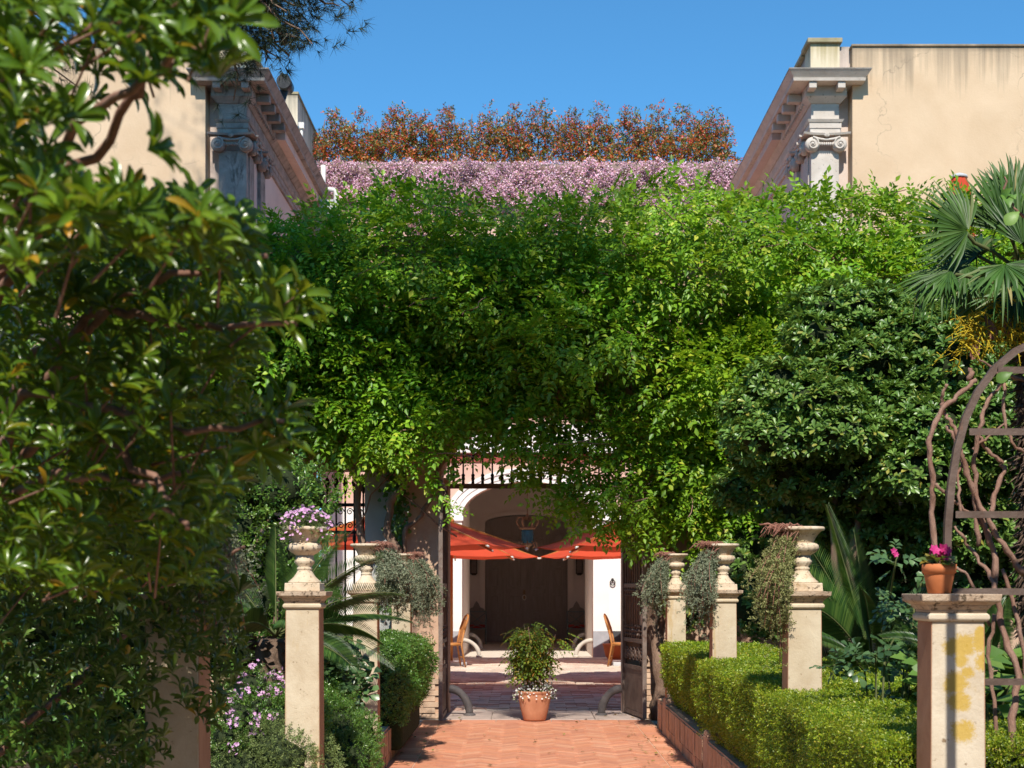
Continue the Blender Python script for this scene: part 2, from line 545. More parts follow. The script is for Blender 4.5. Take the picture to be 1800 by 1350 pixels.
M['blueglass'] = surf('blue_glass', (0.02, 0.08, 0.13), (0.05, 0.15, 0.21), 8, 0.15, 0.1)
M['lampglass'] = surf('lantern_glass', (0.16, 0.13, 0.12), (0.22, 0.18, 0.17), 8, 0.1, 0.05)
M['wicker'] = surf('rattan', (0.34, 0.14, 0.035), (0.48, 0.22, 0.07), 12, 0.55, 0.3)
M['bark'] = surf('gray_brown_bark', (0.17, 0.105, 0.07), (0.34, 0.23, 0.17), 9, 0.95, 0.9, 40, stretch=(1, 1, 0.35), bdist=0.02)
M['vinebark'] = surf('reddish_vine_bark', (0.22, 0.11, 0.075), (0.40, 0.25, 0.19), 16, 0.9, 0.9, 60, stretch=(1, 1, 0.3), bdist=0.012)
M['bushbark'] = surf('bush_bark', (0.14, 0.06, 0.035), (0.34, 0.20, 0.15), 12, 0.9, 0.6, 50)
M['stem'] = surf('green_stem', (0.07, 0.09, 0.03), (0.13, 0.14, 0.05), 12, 0.8)
M['redstem'] = surf('dry_red_stems', (0.26, 0.11, 0.075), (0.36, 0.18, 0.13), 12, 0.9)
M['fibre'] = surf('palm_fibre', (0.12, 0.075, 0.05), (0.28, 0.19, 0.14), 20, 0.95, 0.9, 70, stretch=(1, 1, 0.3), bdist=0.03)
M['pipe'] = surf('white_pipe', (0.62, 0.60, 0.56), (0.7, 0.68, 0.64), 5, 0.5, 0.1)
M['darkmetal'] = surf('dark_cowl_metal', (0.02, 0.02, 0.022), (0.05, 0.05, 0.052), 5, 0.4, 0.2)
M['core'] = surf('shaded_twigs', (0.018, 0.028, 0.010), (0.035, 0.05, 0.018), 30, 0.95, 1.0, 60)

M['wist'] = leafmat('wisteria_leaf', [(0.0, (0.08, 0.20, 0.012)), (0.45, (0.16, 0.34, 0.018)), (0.85, (0.26, 0.46, 0.026)), (1.0, (0.48, 0.52, 0.06))], 0.36, (0.46, 0.62, 0.02), 0.42, 0.4)
M['pitt'] = leafmat('pittosporum_leaf', [(0.0, (0.065, 0.145, 0.025)), (0.5, (0.12, 0.235, 0.045)), (0.9, (0.19, 0.31, 0.065)), (1.0, (0.34, 0.32, 0.06))], 0.22, (0.30, 0.45, 0.04), 0.36, 0.5)
M['fore'] = leafmat('near_bush_leaf', [(0.0, (0.04, 0.095, 0.010)), (0.5, (0.085, 0.18, 0.014)), (0.9, (0.155, 0.265, 0.02)), (0.97, (0.20, 0.20, 0.016)), (1.0, (0.60, 0.32, 0.02))], 0.34, (0.42, 0.48, 0.012), 0.25, 0.55)
M['forelow'] = leafmat('lower_bush_leaf', [(0.0, (0.03, 0.075, 0.012)), (0.5, (0.055, 0.12, 0.018)), (0.9, (0.10, 0.18, 0.025)), (0.98, (0.2, 0.22, 0.04)), (1.0, (0.5, 0.3, 0.03))], 0.22, (0.32, 0.40, 0.02), 0.28, 0.6)  # darker copy of the near leaf, shade of the lower bush in its colour
M['box'] = leafmat('box_leaf', [(0.0, (0.07, 0.15, 0.012)), (0.5, (0.22, 0.32, 0.014)), (0.9, (0.36, 0.43, 0.02)), (1.0, (0.48, 0.38, 0.06))], 0.32, (0.34, 0.45, 0.03), 0.38, 0.5)
M['boxdark'] = leafmat('laurel_leaf', [(0.0, (0.05, 0.13, 0.02)), (0.5, (0.09, 0.20, 0.03)), (1.0, (0.17, 0.28, 0.05))], 0.25, (0.3, 0.45, 0.04), 0.3, 0.6)
M['graygreen'] = leafmat('succulent_leaf', [(0.0, (0.10, 0.115, 0.065)), (0.6, (0.185, 0.21, 0.125)), (1.0, (0.28, 0.29, 0.19))], 0.08, (0.3, 0.35, 0.1), 0.6, 0.3)
M['olivegreen'] = leafmat('olive_succulent_leaf', [(0.0, (0.11, 0.12, 0.035)), (0.6, (0.21, 0.22, 0.07)), (1.0, (0.32, 0.29, 0.13))], 0.12, (0.4, 0.4, 0.1), 0.6, 0.3)
M['photinia'] = leafmat('photinia_leaf', [(0.0, (0.04, 0.075, 0.02)), (0.47, (0.15, 0.22, 0.035)), (0.56, (0.46, 0.23, 0.03)), (0.74, (0.62, 0.16, 0.03)), (1.0, (0.60, 0.06, 0.05))], 0.3, (0.5, 0.18, 0.03), 0.35, 0.5)
M['pinkfl'] = leafmat('pink_petals', [(0.0, (0.62, 0.30, 0.55)), (0.6, (0.72, 0.42, 0.66)), (1.0, (0.80, 0.60, 0.74))], 0.25, (0.8, 0.5, 0.75), 0.6, 0.2)
M['pinkmix'] = leafmat('pink_flower_curtain', [(0.0, (0.20, 0.19, 0.08)), (0.30, (0.38, 0.29, 0.18)), (0.38, (0.66, 0.34, 0.46)), (0.7, (0.82, 0.50, 0.64)), (1.0, (0.90, 0.74, 0.80))], 0.2, (0.75, 0.5, 0.62), 0.6, 0.2)
M['magenta'] = leafmat('magenta_petals', [(0.0, (0.55, 0.02, 0.16)), (1.0, (0.75, 0.08, 0.30))], 0.3, (0.8, 0.1, 0.35), 0.5, 0.3)
M['whitefl'] = leafmat('white_petals', [(0.0, (0.7, 0.7, 0.66)), (1.0, (0.8, 0.8, 0.78))], 0.2, (0.8, 0.8, 0.75), 0.6, 0.2)
M['nandina'] = leafmat('nandina_leaf', [(0.0, (0.08, 0.16, 0.02)), (0.6, (0.16, 0.27, 0.03)), (0.85, (0.30, 0.30, 0.03)), (1.0, (0.36, 0.17, 0.03))], 0.3, (0.45, 0.40, 0.03), 0.4, 0.4)
M['cycad'] = leafmat('cycad_leaflet', [(0.0, (0.03, 0.085, 0.02)), (0.6, (0.065, 0.15, 0.03)), (1.0, (0.12, 0.21, 0.045))], 0.12, (0.2, 0.35, 0.04), 0.28, 0.7)
M['palm'] = leafmat('palm_blade', [(0.0, (0.03, 0.075, 0.015)), (0.6, (0.06, 0.14, 0.022)), (0.93, (0.10, 0.16, 0.055)), (1.0, (0.32, 0.26, 0.10))], 0.15, (0.25, 0.36, 0.05), 0.45, 0.3)
M['yellowfl'] = leafmat('yellow_inflorescence', [(0.0, (0.50, 0.34, 0.02)), (1.0, (0.66, 0.50, 0.04))], 0.2, (0.7, 0.5, 0.05), 0.6, 0.2)
M['needle'] = leafmat('pine_needle', [(0.0, (0.018, 0.032, 0.018)), (1.0, (0.05, 0.07, 0.035))], 0.05, (0.1, 0.15, 0.05), 0.5, 0.3)
M['grass'] = leafmat('light_green_blade', [(0.0, (0.09, 0.2, 0.03)), (1.0, (0.2, 0.34, 0.07))], 0.3, (0.35, 0.5, 0.06), 0.45, 0.4)
M['silver'] = leafmat('fine_gray_green_leaf', [(0.0, (0.09, 0.14, 0.04)), (0.6, (0.16, 0.22, 0.065)), (1.0, (0.25, 0.31, 0.11))], 0.2, (0.35, 0.42, 0.1), 0.5, 0.3)
M['rose'] = leafmat('rose_leaf', [(0.0, (0.04, 0.09, 0.03)), (0.6, (0.07, 0.15, 0.05)), (1.0, (0.13, 0.23, 0.08))], 0.2, (0.25, 0.4, 0.06), 0.35, 0.6)


def fabric_mat(name, c):
    m, nt, bs = base_mat(name)
    tc = nd(nt, 'ShaderNodeTexCoord')
    n = noise(nt, tc.outputs['Object'], 2.5, 5, 0.6)
    col = ramp(nt, n, [(0.3, tuple(x * 0.85 for x in c)), (0.7, c)])
    nt.links.new(col, bs.inputs['Base Color'])
    bs.inputs['Roughness'].default_value = 0.85
    w = noise(nt, tc.outputs['Object'], 5, 4, 0.5)
    bump(nt, bs, w, 0.3, 0.03)
    tr = nd(nt, 'ShaderNodeBsdfTranslucent'); nt.links.new(col, tr.inputs[0])
    mx = nd(nt, 'ShaderNodeMixShader'); mx.inputs[0].default_value = 0.3
    nt.links.new(bs.outputs[0], mx.inputs[1]); nt.links.new(tr.outputs[0], mx.inputs[2])
    nt.links.new(mx.outputs[0], nt.nodes['Material Output'].inputs[0])
    return m


M['fabric'] = fabric_mat('orange_red_canvas', (0.66, 0.075, 0.025))
M['fabricdeep'] = fabric_mat('deep_red_canvas', (0.55, 0.06, 0.03))

# ------------------------------------------------------------------ foliage helpers
def leaf_tmpl(kind):
    if kind == 'small':      # two folded triangles
        V = [(0, 0, 0), (0.45, -0.5, 0.12), (0.45, 0.5, 0.12), (1, 0, -0.05)]
        F = [(0, 1, 3), (0, 3, 2)]
    elif kind == 'mid':      # obovate, curved
        V = [(0, 0, 0), (0.4, -0.36, 0.10), (0.4, 0.36, 0.10), (0.78, -0.5, 0.06), (0.78, 0.5, 0.06), (0.6, 0, 0.0), (1, 0, -0.12)]
        F = [(0, 1, 5), (1, 3, 5), (3, 6, 5), (6, 4, 5), (4, 2, 5), (2, 0, 5)]
    else:                    # near leaf, four spans along the midrib
        xs = [0, 0.12, 0.34, 0.58, 0.80, 0.94, 1.0]
        ws = [0.05, 0.10, 0.30, 0.46, 0.5, 0.33, 0.06]
        zs = [0, 0.02, 0.03, 0.0, -0.07, -0.14, -0.18]
        V = []; F = []
        for x, w, z in zip(xs, ws, zs):
            V += [(x, -w, z + w * 0.22), (x, 0, z), (x, w, z + w * 0.22)]
        for i in range(len(xs) - 1):
            a = i * 3
            for q in ((a, a + 3, a + 4, a + 1), (a + 1, a + 4, a + 5, a + 2)):
                F += [(q[0], q[1], q[2]), (q[0], q[2], q[3])]
    return np.array(V, float), np.array(F, int)


LEAF = {k: leaf_tmpl(k) for k in ('small', 'mid', 'near')}


def nrm(a):
    return a / np.maximum(np.linalg.norm(a, axis=-1, keepdims=True), 1e-9)


def frames(d, n):
    """rotation matrices whose x axis is d and z axis is n made square to it"""
    x = nrm(np.asarray(d, float))
    n = np.asarray(n, float)
    z = n - (n * x).sum(-1, keepdims=True) * x
    bad = np.linalg.norm(z, axis=-1) < 1e-3
    z[bad] = np.cross(x[bad], [0.3, 0.7, 0.2])
    z = nrm(z)
    y = np.cross(z, x)
    return np.stack([x, y, z], axis=-1)


def scatter(TV, TF, P, Rm, S, width=None):
    """copies of a template; S lengths, width = width/length ratio"""
    P = np.asarray(P, float); S = np.asarray(S, float)
    n = len(P); k = len(TV)
    T = TV.copy()
    if width is not None: T[:, 1] *= width; T[:, 2] *= 1.0
    V = np.einsum('nij,kj->nki', Rm, T) * S[:, None, None] + P[:, None, :]
    F = TF[None] + (np.arange(n) * k)[:, None, None]
    return V.reshape(-1, 3), F.reshape(-1, TF.shape[1])


def cat(parts):
    Vs = []; Fs = []; off = 0
    for V, F in parts:
        Vs.append(V); Fs.append(F + off); off += len(V)
    return np.concatenate(Vs), np.concatenate(Fs)


def rdir(n):
    return nrm(RS.normal(size=(n, 3)))


def blob_pts(blobs, n, shell=0.6):
    """points in the outer shell of a heap of ellipsoids: (centre, (rx,ry,rz)); returns points and outward directions"""
    a = np.array([r[0] * r[1] + r[1] * r[2] + r[0] * r[2] for c, r in blobs])
    idx = RS.choice(len(blobs), size=n, p=a / a.sum())
    C = np.array([list(c) for c, r in blobs])[idx]
    Q = np.array([list(r) for c, r in blobs])[idx]
    u = rdir(n)
    rad = shell + (1 - shell) * RS.rand(n) ** 0.6
    return C + u * Q * rad[:, None], nrm(u / Q)


def pinnate(nl=4, seed=0):
    """a feather leaf of 2*nl+1 folded leaflets, unit length, drooping tip"""
    r = np.random.RandomState(seed)
    P = []; D = []; N = []; S = []
    for i in range(nl):
        t = 0.22 + 0.72 * i / nl
        z = -0.28 * t * t
        for s in (-1, 1):
            P.append((t, 0, z)); D.append((0.62 + 0.25 * t + r.normal() * 0.12, s * 1.0, -0.25 + r.normal() * 0.15))
            N.append((r.normal() * 0.2, r.normal() * 0.2, 1)); S.append(0.27 * (0.85 + 0.3 * r.rand()) * (1.05 - 0.25 * abs(t - 0.55)))
    P.append((0.95, 0, -0.25)); D.append((1, r.normal() * 0.1, -0.5)); N.append((0.2, 0, 1)); S.append(0.29)
    return scatter(*LEAF['small'], P, frames(D, N), S, 0.56)


def rosette(kind, n, seed, w=0.36, flat=0.5, spread=1.0):
    """leaves whorled round a shoot tip; shoot along +x"""
    r = np.random.RandomState(seed)
    P = []; D = []; N = []; S = []
    for i in range(n):
        a = i * 2.399 + r.rand() * 0.5
        lift = flat + 0.75 * (i / n) + r.normal() * 0.12
        d = np.array([lift, math.cos(a) * spread, math.sin(a) * spread])
        P.append((-0.25 * (1 - i / n), 0, 0)); D.append(d)
        N.append(np.array([1.0, 0, 0]) * 1.2 - 0.2 * d + r.normal(size=3) * 0.25)
        S.append(0.8 + 0.4 * r.rand())
    return scatter(*LEAF[kind], P, frames(D, N), S, w)


def sprig(n, seed, w=0.5, kind='small', droop=0.0):
    """short twig with alternate leaves, unit leaf = 1, twig about 3 long along +x"""
    r = np.random.RandomState(seed)
    P = []; D = []; N = []; S = []
    for i in range(n):
        t = i / n
        a = i * 2.4 + r.rand()
        P.append((t * 2.4, 0, -droop * t * t)); D.append((0.8, math.cos(a), math.sin(a) - droop * 0.4)); N.append((0.6, 0, 0.9 + r.normal() * 0.3)); S.append(0.75 + 0.5 * r.rand())
    return scatter(*LEAF[kind], P, frames(D, N), S, w)


def scatter_many(tmpls, P, D, N, S):
    """spread several cluster templates over the points"""
    n = len(P); pick = RS.randint(len(tmpls), size=n)
    out = []
    for k, (TV, TF) in enumerate(tmpls):
        i = np.where(pick == k)[0]
        if len(i): out.append(scatter(TV, TF, P[i], frames(D[i], N[i]), S[i]))
    return cat(out)


def foliage(name, parent, mat, tmpls, P, D, N, S, kind='stuff', smooth=False):
    V, F = scatter_many(tmpls, np.asarray(P, float), np.asarray(D, float), np.asarray(N, float), np.asarray(S, float))
    return arr_obj(name, V, F, mat, parent, smooth=smooth, kind=kind)


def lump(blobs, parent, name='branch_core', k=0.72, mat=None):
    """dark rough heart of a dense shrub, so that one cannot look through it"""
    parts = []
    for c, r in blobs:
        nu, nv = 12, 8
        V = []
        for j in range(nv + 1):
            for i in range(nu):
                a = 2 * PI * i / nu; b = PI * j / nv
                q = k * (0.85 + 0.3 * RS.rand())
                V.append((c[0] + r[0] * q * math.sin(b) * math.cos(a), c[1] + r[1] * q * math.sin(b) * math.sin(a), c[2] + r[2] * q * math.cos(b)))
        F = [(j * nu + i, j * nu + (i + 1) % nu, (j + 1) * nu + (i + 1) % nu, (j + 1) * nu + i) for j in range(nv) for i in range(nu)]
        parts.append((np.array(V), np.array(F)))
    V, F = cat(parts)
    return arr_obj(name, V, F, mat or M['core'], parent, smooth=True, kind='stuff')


def sway(a, b, n=8, amp=0.1, seed=0):
    r = random.Random(seed)
    a = Vector(a); b = Vector(b)
    pts = []
    ph = [r.uniform(0, 6) for _ in range(4)]
    for i in range(n + 1):
        t = i / n
        e = math.sin(PI * t) ** 0.7 if 0 < t < 1 else 0
        pts.append(a.lerp(b, t) + Vector((math.sin(t * 7 + ph[0]) + 0.5 * math.sin(t * 15 + ph[1]), math.sin(t * 6 + ph[2]), 0.5 * math.sin(t * 9 + ph[3]))) * amp * e)
    return pts

# ------------------------------------------------------------------ the setting: ground, path, courtyard
b = MB()
g = 300
b.add([(-g, -g, -0.05), (g, -g, -0.05), (g, g, -0.05), (-g, g, -0.05)], [(0, 1, 2, 3)])
b.obj('ground', M['soil'], kind='structure')

PX0, PX1 = -1.22, 1.50            # the path between its low walls
FX0, FX1 = -0.99, 1.29            # its herringbone field
b = MB(); b.box(PX0 - 0.02, PX1 + 0.02, 1.0, 17.25, -0.045, 0.0)
path = b.obj('path', M['joint'], kind='structure')


def clip_poly(poly, x0, x1, y0, y1):
    def cut(p, f, inter):
        out = []
        for i in range(len(p)):
            a, c = p[i - 1], p[i]
            if f(c):
                if not f(a): out.append(inter(a, c))
                out.append(c)
            elif f(a): out.append(inter(a, c))
        return out
    def ix(v): return lambda a, c: (v, a[1] + (c[1] - a[1]) * (v - a[0]) / (c[0] - a[0]))
    def iy(v): return lambda a, c: (a[0] + (c[0] - a[0]) * (v - a[1]) / (c[1] - a[1]), v)
    for f, it in ((lambda p: p[0] >= x0, ix(x0)), (lambda p: p[0] <= x1, ix(x1)), (lambda p: p[1] >= y0, iy(y0)), (lambda p: p[1] <= y1, iy(y1))):
        if poly: poly = cut(poly, f, it)
    return poly


def slab_mesh(name, poly, z0, z1, mat, ch=0.003):
    """a flat piece with a slightly narrower top"""
    cx = sum(p[0] for p in poly) / len(poly); cy = sum(p[1] for p in poly) / len(poly)
    n = len(poly)
    top = []
    for p in poly:
        d = Vector((cx - p[0], cy - p[1])); L = d.length or 1
        top.append((p[0] + d[0] / L * ch, p[1] + d[1] / L * ch))
    V = [(p[0], p[1], z0) for p in poly] + [(p[0], p[1], z1 - ch) for p in poly] + [(p[0], p[1], z1) for p in top]
    F = [tuple(range(2 * n, 3 * n))]
    for k in (0, n):
        for i in range(n):
            j = (i + 1) % n
            F.append((k + i, k + j, k + n + j, k + n + i))
    return V, F


# herringbone of long thin bricks laid at 45 degrees
BL, BW = 0.26, 0.065
hb = [(-BL / 2 + 0.002, -BW / 2 + 0.002), (BL / 2 - 0.002, -BW / 2 + 0.002), (BL / 2 - 0.002, BW / 2 - 0.002), (-BL / 2 + 0.002, BW / 2 - 0.002)]
brick_me = []
for mt in TERRA:
    V, F = slab_mesh('t', hb, -0.02, 0.006, mt)
    me = bpy.data.meshes.new('herringbone_brick'); me.from_pydata(V, [], F); me.materials.append(mt); brick_me.append(me)
cands = []
c45 = math.sqrt(0.5)
nrep = int(round(BL / BW))
for i in range(-90, 90):
    for j in range(-90, 90):
        k = (i - j) % (2 * nrep)
        if k == 0: cu, cv, a = i * BW + BL / 2, j * BW + BW / 2, 0.0
        elif k == 2 * nrep - 1: cu, cv, a = i * BW + BW / 2, j * BW + BL / 2, PI / 2
        else: continue
        x = 0.15 + (cu - cv) * c45; y = 13.5 + (cu + cv) * c45
        if FX0 - 0.2 < x < FX1 + 0.2 and 9.4 < y < 17.4: cands.append((x, y, a + PI / 4))
rest_V, rest_F, rest_m = [], [], []
n_ind = 0
cands.sort(key=lambda t: abs(t[1] - 13.9))
for x, y, ang in cands:
    ca, sa = math.cos(ang), math.sin(ang)
    poly = [(x + p[0] * ca - p[1] * sa, y + p[0] * sa + p[1] * ca) for p in hb]
    whole = all(FX0 <= p[0] <= FX1 and p[1] <= 17.12 for p in poly)
    mi = RS.choice(4, p=[0.32, 0.36, 0.2, 0.12])
    if whole and n_ind < 300 and y > 12.7:
        o = put('brick', brick_me[mi], path, (x, y, RS.normal() * 0.0012))
        o.rotation_euler = (RS.normal() * 0.006, RS.normal() * 0.006, ang)
        n_ind += 1
    else:
        poly = clip_poly(poly, FX0, FX1, 9.6, 17.12)
        if len(poly) >= 3:
            dz = RS.normal() * 0.0012
            V, F = slab_mesh('t', poly, -0.02, 0.006 + dz, None)
            rest_F += [tuple(k + len(rest_V) for k in f) for f in F]; rest_V += V; rest_m += [mi] * len(F)
me = bpy.data.meshes.new('herringbone_bricks'); me.from_pydata(rest_V, [], rest_F)
for mt in TERRA: me.materials.append(mt)
me.polygons.foreach_set('material_index', rest_m)
o = put('herringbone_bricks', me, path); o['kind'] = 'stuff'
# border tiles either side of the field
for x0, x1 in ((PX0, FX0 - 0.008), (FX1 + 0.008, PX1)):
    y = 9.6 + RS.rand() * 0.1
    while y < 16.9:
        V, F = slab_mesh('t', [(x0 + .002, y + .002), (x1 - .002, y + .002), (x1 - .002, y + 0.298), (x0 + .002, y + 0.298)], -0.02, 0.006 + RS.normal() * 0.001, None)
        me = bpy.data.meshes.new('border_tile'); me.from_pydata(V, [], F); me.materials.append(TERRA[RS.choice(4, p=[.3, .4, .2, .1])])
        put('border_tile', me, path); y += 0.3
x = PX0
for wd in (0.46, 0.42, 0.66, 0.34, 0.46, 0.38):
    V, F = slab_mesh('t', [(x + .003, 17.135), (x + wd - .003, 17.135), (x + wd - .003, 17.40), (x + .003, 17.40)], -0.02, 0.006, None)
    me = bpy.data.meshes.new('cross_tile'); me.from_pydata(V, [], F); me.materials.append(TERRA[RS.choice([0, 3, 1])])
    put('cross_tile', me, path); x += wd

# threshold and courtyard
b = MB(); b.box(-14, 14, 17.42, 43, -0.048, -0.006)
yard = b.obj('courtyard', M['pave_bed'], kind='structure')
x = -1.02
for wd in (0.62, 0.7, 0.55, 0.6):
    V, F = slab_mesh('t', [(x + .003, 17.425), (x + wd - .003, 17.425), (x + wd - .003, 18.62), (x + .003, 18.62)], -0.02, 0.012 + RS.rand() * 0.004, None, 0.006)
    me = bpy.data.meshes.new('threshold_slab'); me.from_pydata(V, [], F); me.materials.append(M['slab']); put('threshold_slab', me, yard); x += wd
pb = [(-0.146, -0.071), (0.146, -0.071), (0.146, 0.071), (-0.146, 0.071)]
pave_me = []
for mt in PAVE:
    V, F = slab_mesh('t', pb, -0.02, 0.006, mt, 0.006)
    me = bpy.data.meshes.new('paving_brick'); me.from_pydata(V, [], F); me.materials.append(mt); pave_me.append(me)
rest_V, rest_F, rest_m = [], [], []
n_ind = 0
for r_ in range(100):
    y = 18.71 + r_ * 0.15
    if y > 32.9: break
    for k in range(21):
        x = -2.9 + k * 0.3 + (0.15 if r_ % 2 else 0) + RS.normal() * 0.004
        mi = RS.choice([2, 2, 3, 1] if y < 24.6 else [0, 0, 1, 3])  # nearer rows redder and darker: courtyard shade put into the brick colour
        if n_ind < 300 and -1.25 < x < 1.6:
            o = put('paving_brick', pave_me[mi], yard, (x, y, RS.normal() * 0.003)); o.rotation_euler = (RS.normal() * 0.012, RS.normal() * 0.012, RS.normal() * 0.008); n_ind += 1
        else:
            V, F = slab_mesh('t', [(x + p[0], y + p[1]) for p in pb], -0.02, 0.006 + RS.normal() * 0.003, None, 0.006)
            rest_F += [tuple(k2 + len(rest_V) for k2 in f) for f in F]; rest_V += V; rest_m += [mi] * len(F)
me = bpy.data.meshes.new('courtyard_bricks'); me.from_pydata(rest_V, [], rest_F)
for mt in PAVE: me.materials.append(mt)
me.polygons.foreach_set('material_index', rest_m)
o = put('courtyard_bricks', me, yard); o['kind'] = 'stuff'

# ------------------------------------------------------------------ low walls beside the path
PED_Y = (5.5, 8.7, 12.1, 15.7)


def low_wall(side, label):
    x0, x1 = (1.51, 1.71) if side > 0 else (-1.42, -1.23)
    t = thing('low_wall', label, 'low wall', ((x0 + x1) / 2, 10.5, 0), 'low walls along the path')
    c = MB(); c.box(x0 + 0.012, x1 - 0.012, 4.0, 16.6, -0.05, 0.31); c.obj('wall_core', M['mortar'], t)
    face = x0 if side > 0 else x1
    sg = -1 if side > 0 else 1
    hw, n = 0.066, 0
    mes = []
    for q in range(5):
        m = MB(); d = 0.014 + q * 0.0025
        m.box(min(0, sg * d), max(0, sg * d), 0.004, 0.106, 0.003, 0.207); mes.append(m.mesh('brick_on_edge', M['lowbrick']))
    mes2 = []
    for q in range(4):
        m = MB(); d = 0.012 + q * 0.0025
        m.box(min(0, sg * d), max(0, sg * d), 0.004, 0.246, 0.003, 0.1); mes2.append(m.mesh('brick', M['lowbrick']))
    y = 9.3
    while y < 16.3:
        if all(abs(y + 0.055 - p) > 0.2 for p in PED_Y): put('brick_on_edge', mes[RS.randint(5)], t, wloc(t) * -1 + Vector((face - sg * 0.012, y, 0.105)))
        y += 0.11
    y = 9.3
    while y < 16.3:
        if all(abs(y + 0.125 - p) > 0.24 for p in PED_Y): put('brick', mes2[RS.randint(4)], t, wloc(t) * -1 + Vector((face - sg * 0.012, y, 0.0)))
        y += 0.25
    c = MB(); c.box(x0 + 0.004, x1 - 0.004, 4.0, 16.6, 0.312, 0.33); c.obj('coping', M['post'], t)
    for py in PED_Y:
        c = MB(); cx = 1.634 if side > 0 else -1.322
        c.frus(cx, py, -0.02, 0.132, 0.36, 0.128).frus(cx, py, 0.36, 0.128, 0.40, 0.116); c.obj('post', M['post'], t, 0.008)
    return t


low_wall(1, 'low terracotta brick wall along the right edge of the path under the clipped box hedge')
low_wall(-1, 'low terracotta brick wall along the left edge of the path')

# ------------------------------------------------------------------ pedestals and urns
def pedestal(x, y, label, mat, group='stone pedestals lining the path'):
    t = thing('pedestal', label, 'pedestal', (x, y, 0.4), group)
    c = MB(); c.frus(x, y, 0.4, 0.103, 1.472, 0.097); c.obj('shaft', mat, t, 0.004)
    for s_ in (-1, 1):  # thin side panels, darker and redder than the shaft
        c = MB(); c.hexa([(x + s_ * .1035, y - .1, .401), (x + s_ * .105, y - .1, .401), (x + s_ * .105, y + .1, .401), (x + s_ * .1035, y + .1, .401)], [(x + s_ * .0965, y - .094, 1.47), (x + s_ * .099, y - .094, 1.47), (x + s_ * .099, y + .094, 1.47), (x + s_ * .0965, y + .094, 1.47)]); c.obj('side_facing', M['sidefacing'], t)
    c = MB(); c.frus(x, y, 1.472, 0.106, 1.481, 0.114).frus(x, y, 1.481, 0.114, 1.494, 0.114).frus(x, y, 1.494, 0.114, 1.503, 0.106); c.obj('neck_molding', mat, t, 0.002)
    c = MB(); c.frus(x, y, 1.503, 0.104, 1.515, 0.108).frus(x, y, 1.515, 0.108, 1.533, 0.122).frus(x, y, 1.533, 0.122, 1.548, 0.146).frus(x, y, 1.548, 0.146, 1.574, 0.149); c.obj('cap', M['cap'], t, 0.003)
    return t


XL, XR = -1.318, 1.655
pedestal(XR - 0.04, PED_Y[0], 'nearest right pedestal with mustard lichen blotches carrying the terracotta flowerpot', M['ped_lichen'])
pedestal(XR + 0.008, PED_Y[1], 'right pedestal beside the rose bush rising from the bright hedge, second from the camera', M['ped'])
pedestal(XR, PED_Y[2], 'right pedestal in the middle of the hedge, under the urn with gray hanging plant', M['ped'])
pedestal(XR - 0.02, PED_Y[3], 'right pedestal closest to the open gate with leaf shadows on its shaft', M['ped'])
pedestal(XL + 0.005, PED_Y[0], 'shaded brown left pedestal half hidden by the dark foreground bush', M['ped'])
pedestal(XL, PED_Y[1], 'left pedestal under the urn of pink flowers', M['ped'])
pedestal(XL, PED_Y[2], 'left pedestal under the urn with gray plant spilling to the right', M['ped'])
pedestal(XL - 0.01, PED_Y[3], 'left pedestal half hidden behind trailing gray plant, closest to the gate', M['ped'])


def urn():
    t = thing('stone_urn', 'urn', 'urn', (0, 0, 0), 'stone urns on the pedestals')
    c = MB(); c.frus(0, 0, 0, 0.106, 0.05, 0.104).obj('plinth', M['urn'], t, 0.004)
    z = lambda py: (1040 - py) / 300
    foot = [(0.099, 0.0502), (0.098, 0.058), (0.083, 0.070), (0.066, 0.086), (0.053, 0.105), (0.046, 0.118), (0.043, 0.124), (0.0432, 0.128), (0.047, 0.132), (0.047, 0.140), (0.043, 0.144),
            (0.044, 0.152), (0.056, 0.165), (0.061, 0.178), (0.061, 0.182), (0.054, 0.193), (0.053, 0.215)]
    c = MB(); c.lathe(0, 0, foot, 28, {12: (12, 0.05), 13: (12, 0.08), 14: (12, 0.08), 15: (12, 0.05)}).obj('foot', M['urn'], t)
    belly = [(0.052, 0.2152), (0.062, 0.222), (0.085, 0.236), (0.098, 0.25), (0.102, 0.262), (0.099, 0.276), (0.088, 0.286), (0.074, 0.291)]
    c = MB(); c.lathe(0, 0, belly, 48, {i: (16, 0.06) for i in range(1, 6)}).obj('belly', M['urn'], t)
    bowl = [(0.071, 0.2912), (0.073, 0.30), (0.081, 0.318), (0.096, 0.34), (0.109, 0.355), (0.117, 0.360), (0.131, 0.364), (0.135, 0.37), (0.135, 0.38), (0.130, 0.386), (0.118, 0.386), (0.110, 0.372), (0.09, 0.352)]
    c = MB(); c.lathe(0, 0, bowl, 32).obj('bowl', M['urn'], t)
    c = MB(); c.lathe(0, 0, [(0.0885, 0.3525), (0.092, 0.3625), (0.05, 0.366), (0.001, 0.368)], 20).obj('potting_soil', M['soil'], t)
    return t


U = urn()
TOPZ = 1.5745
urns = [(XR + 0.008, PED_Y[1], 'pale stone urn with olive hanging plant and reddish dry stems, beside the right cycad'),
        (XR, PED_Y[2], 'pale stone urn on the right with gray-green cushion hanging on its left side'),
        (XR - 0.02, PED_Y[3], 'small looking shaded stone urn right of the open gate, crossed by wisteria leaves'),
        (XL + 0.005, PED_Y[0], 'stone urn hidden in the dark foreground bush with gray foliage around it'),
        (XL, PED_Y[1], 'stone urn overflowing with pink flowers'),
        (XL, PED_Y[2], 'white rimmed stone urn on the left with red stems and gray plant on its right'),
        (XL - 0.01, PED_Y[3], 'stone urn nearest the left gate pier, buried in gray foliage')]
for i, (x, y, lab) in enumerate(urns):
    u = U if i == 0 else dup(U)
    u.location = (x, y, TOPZ)
    u['label'] = lab

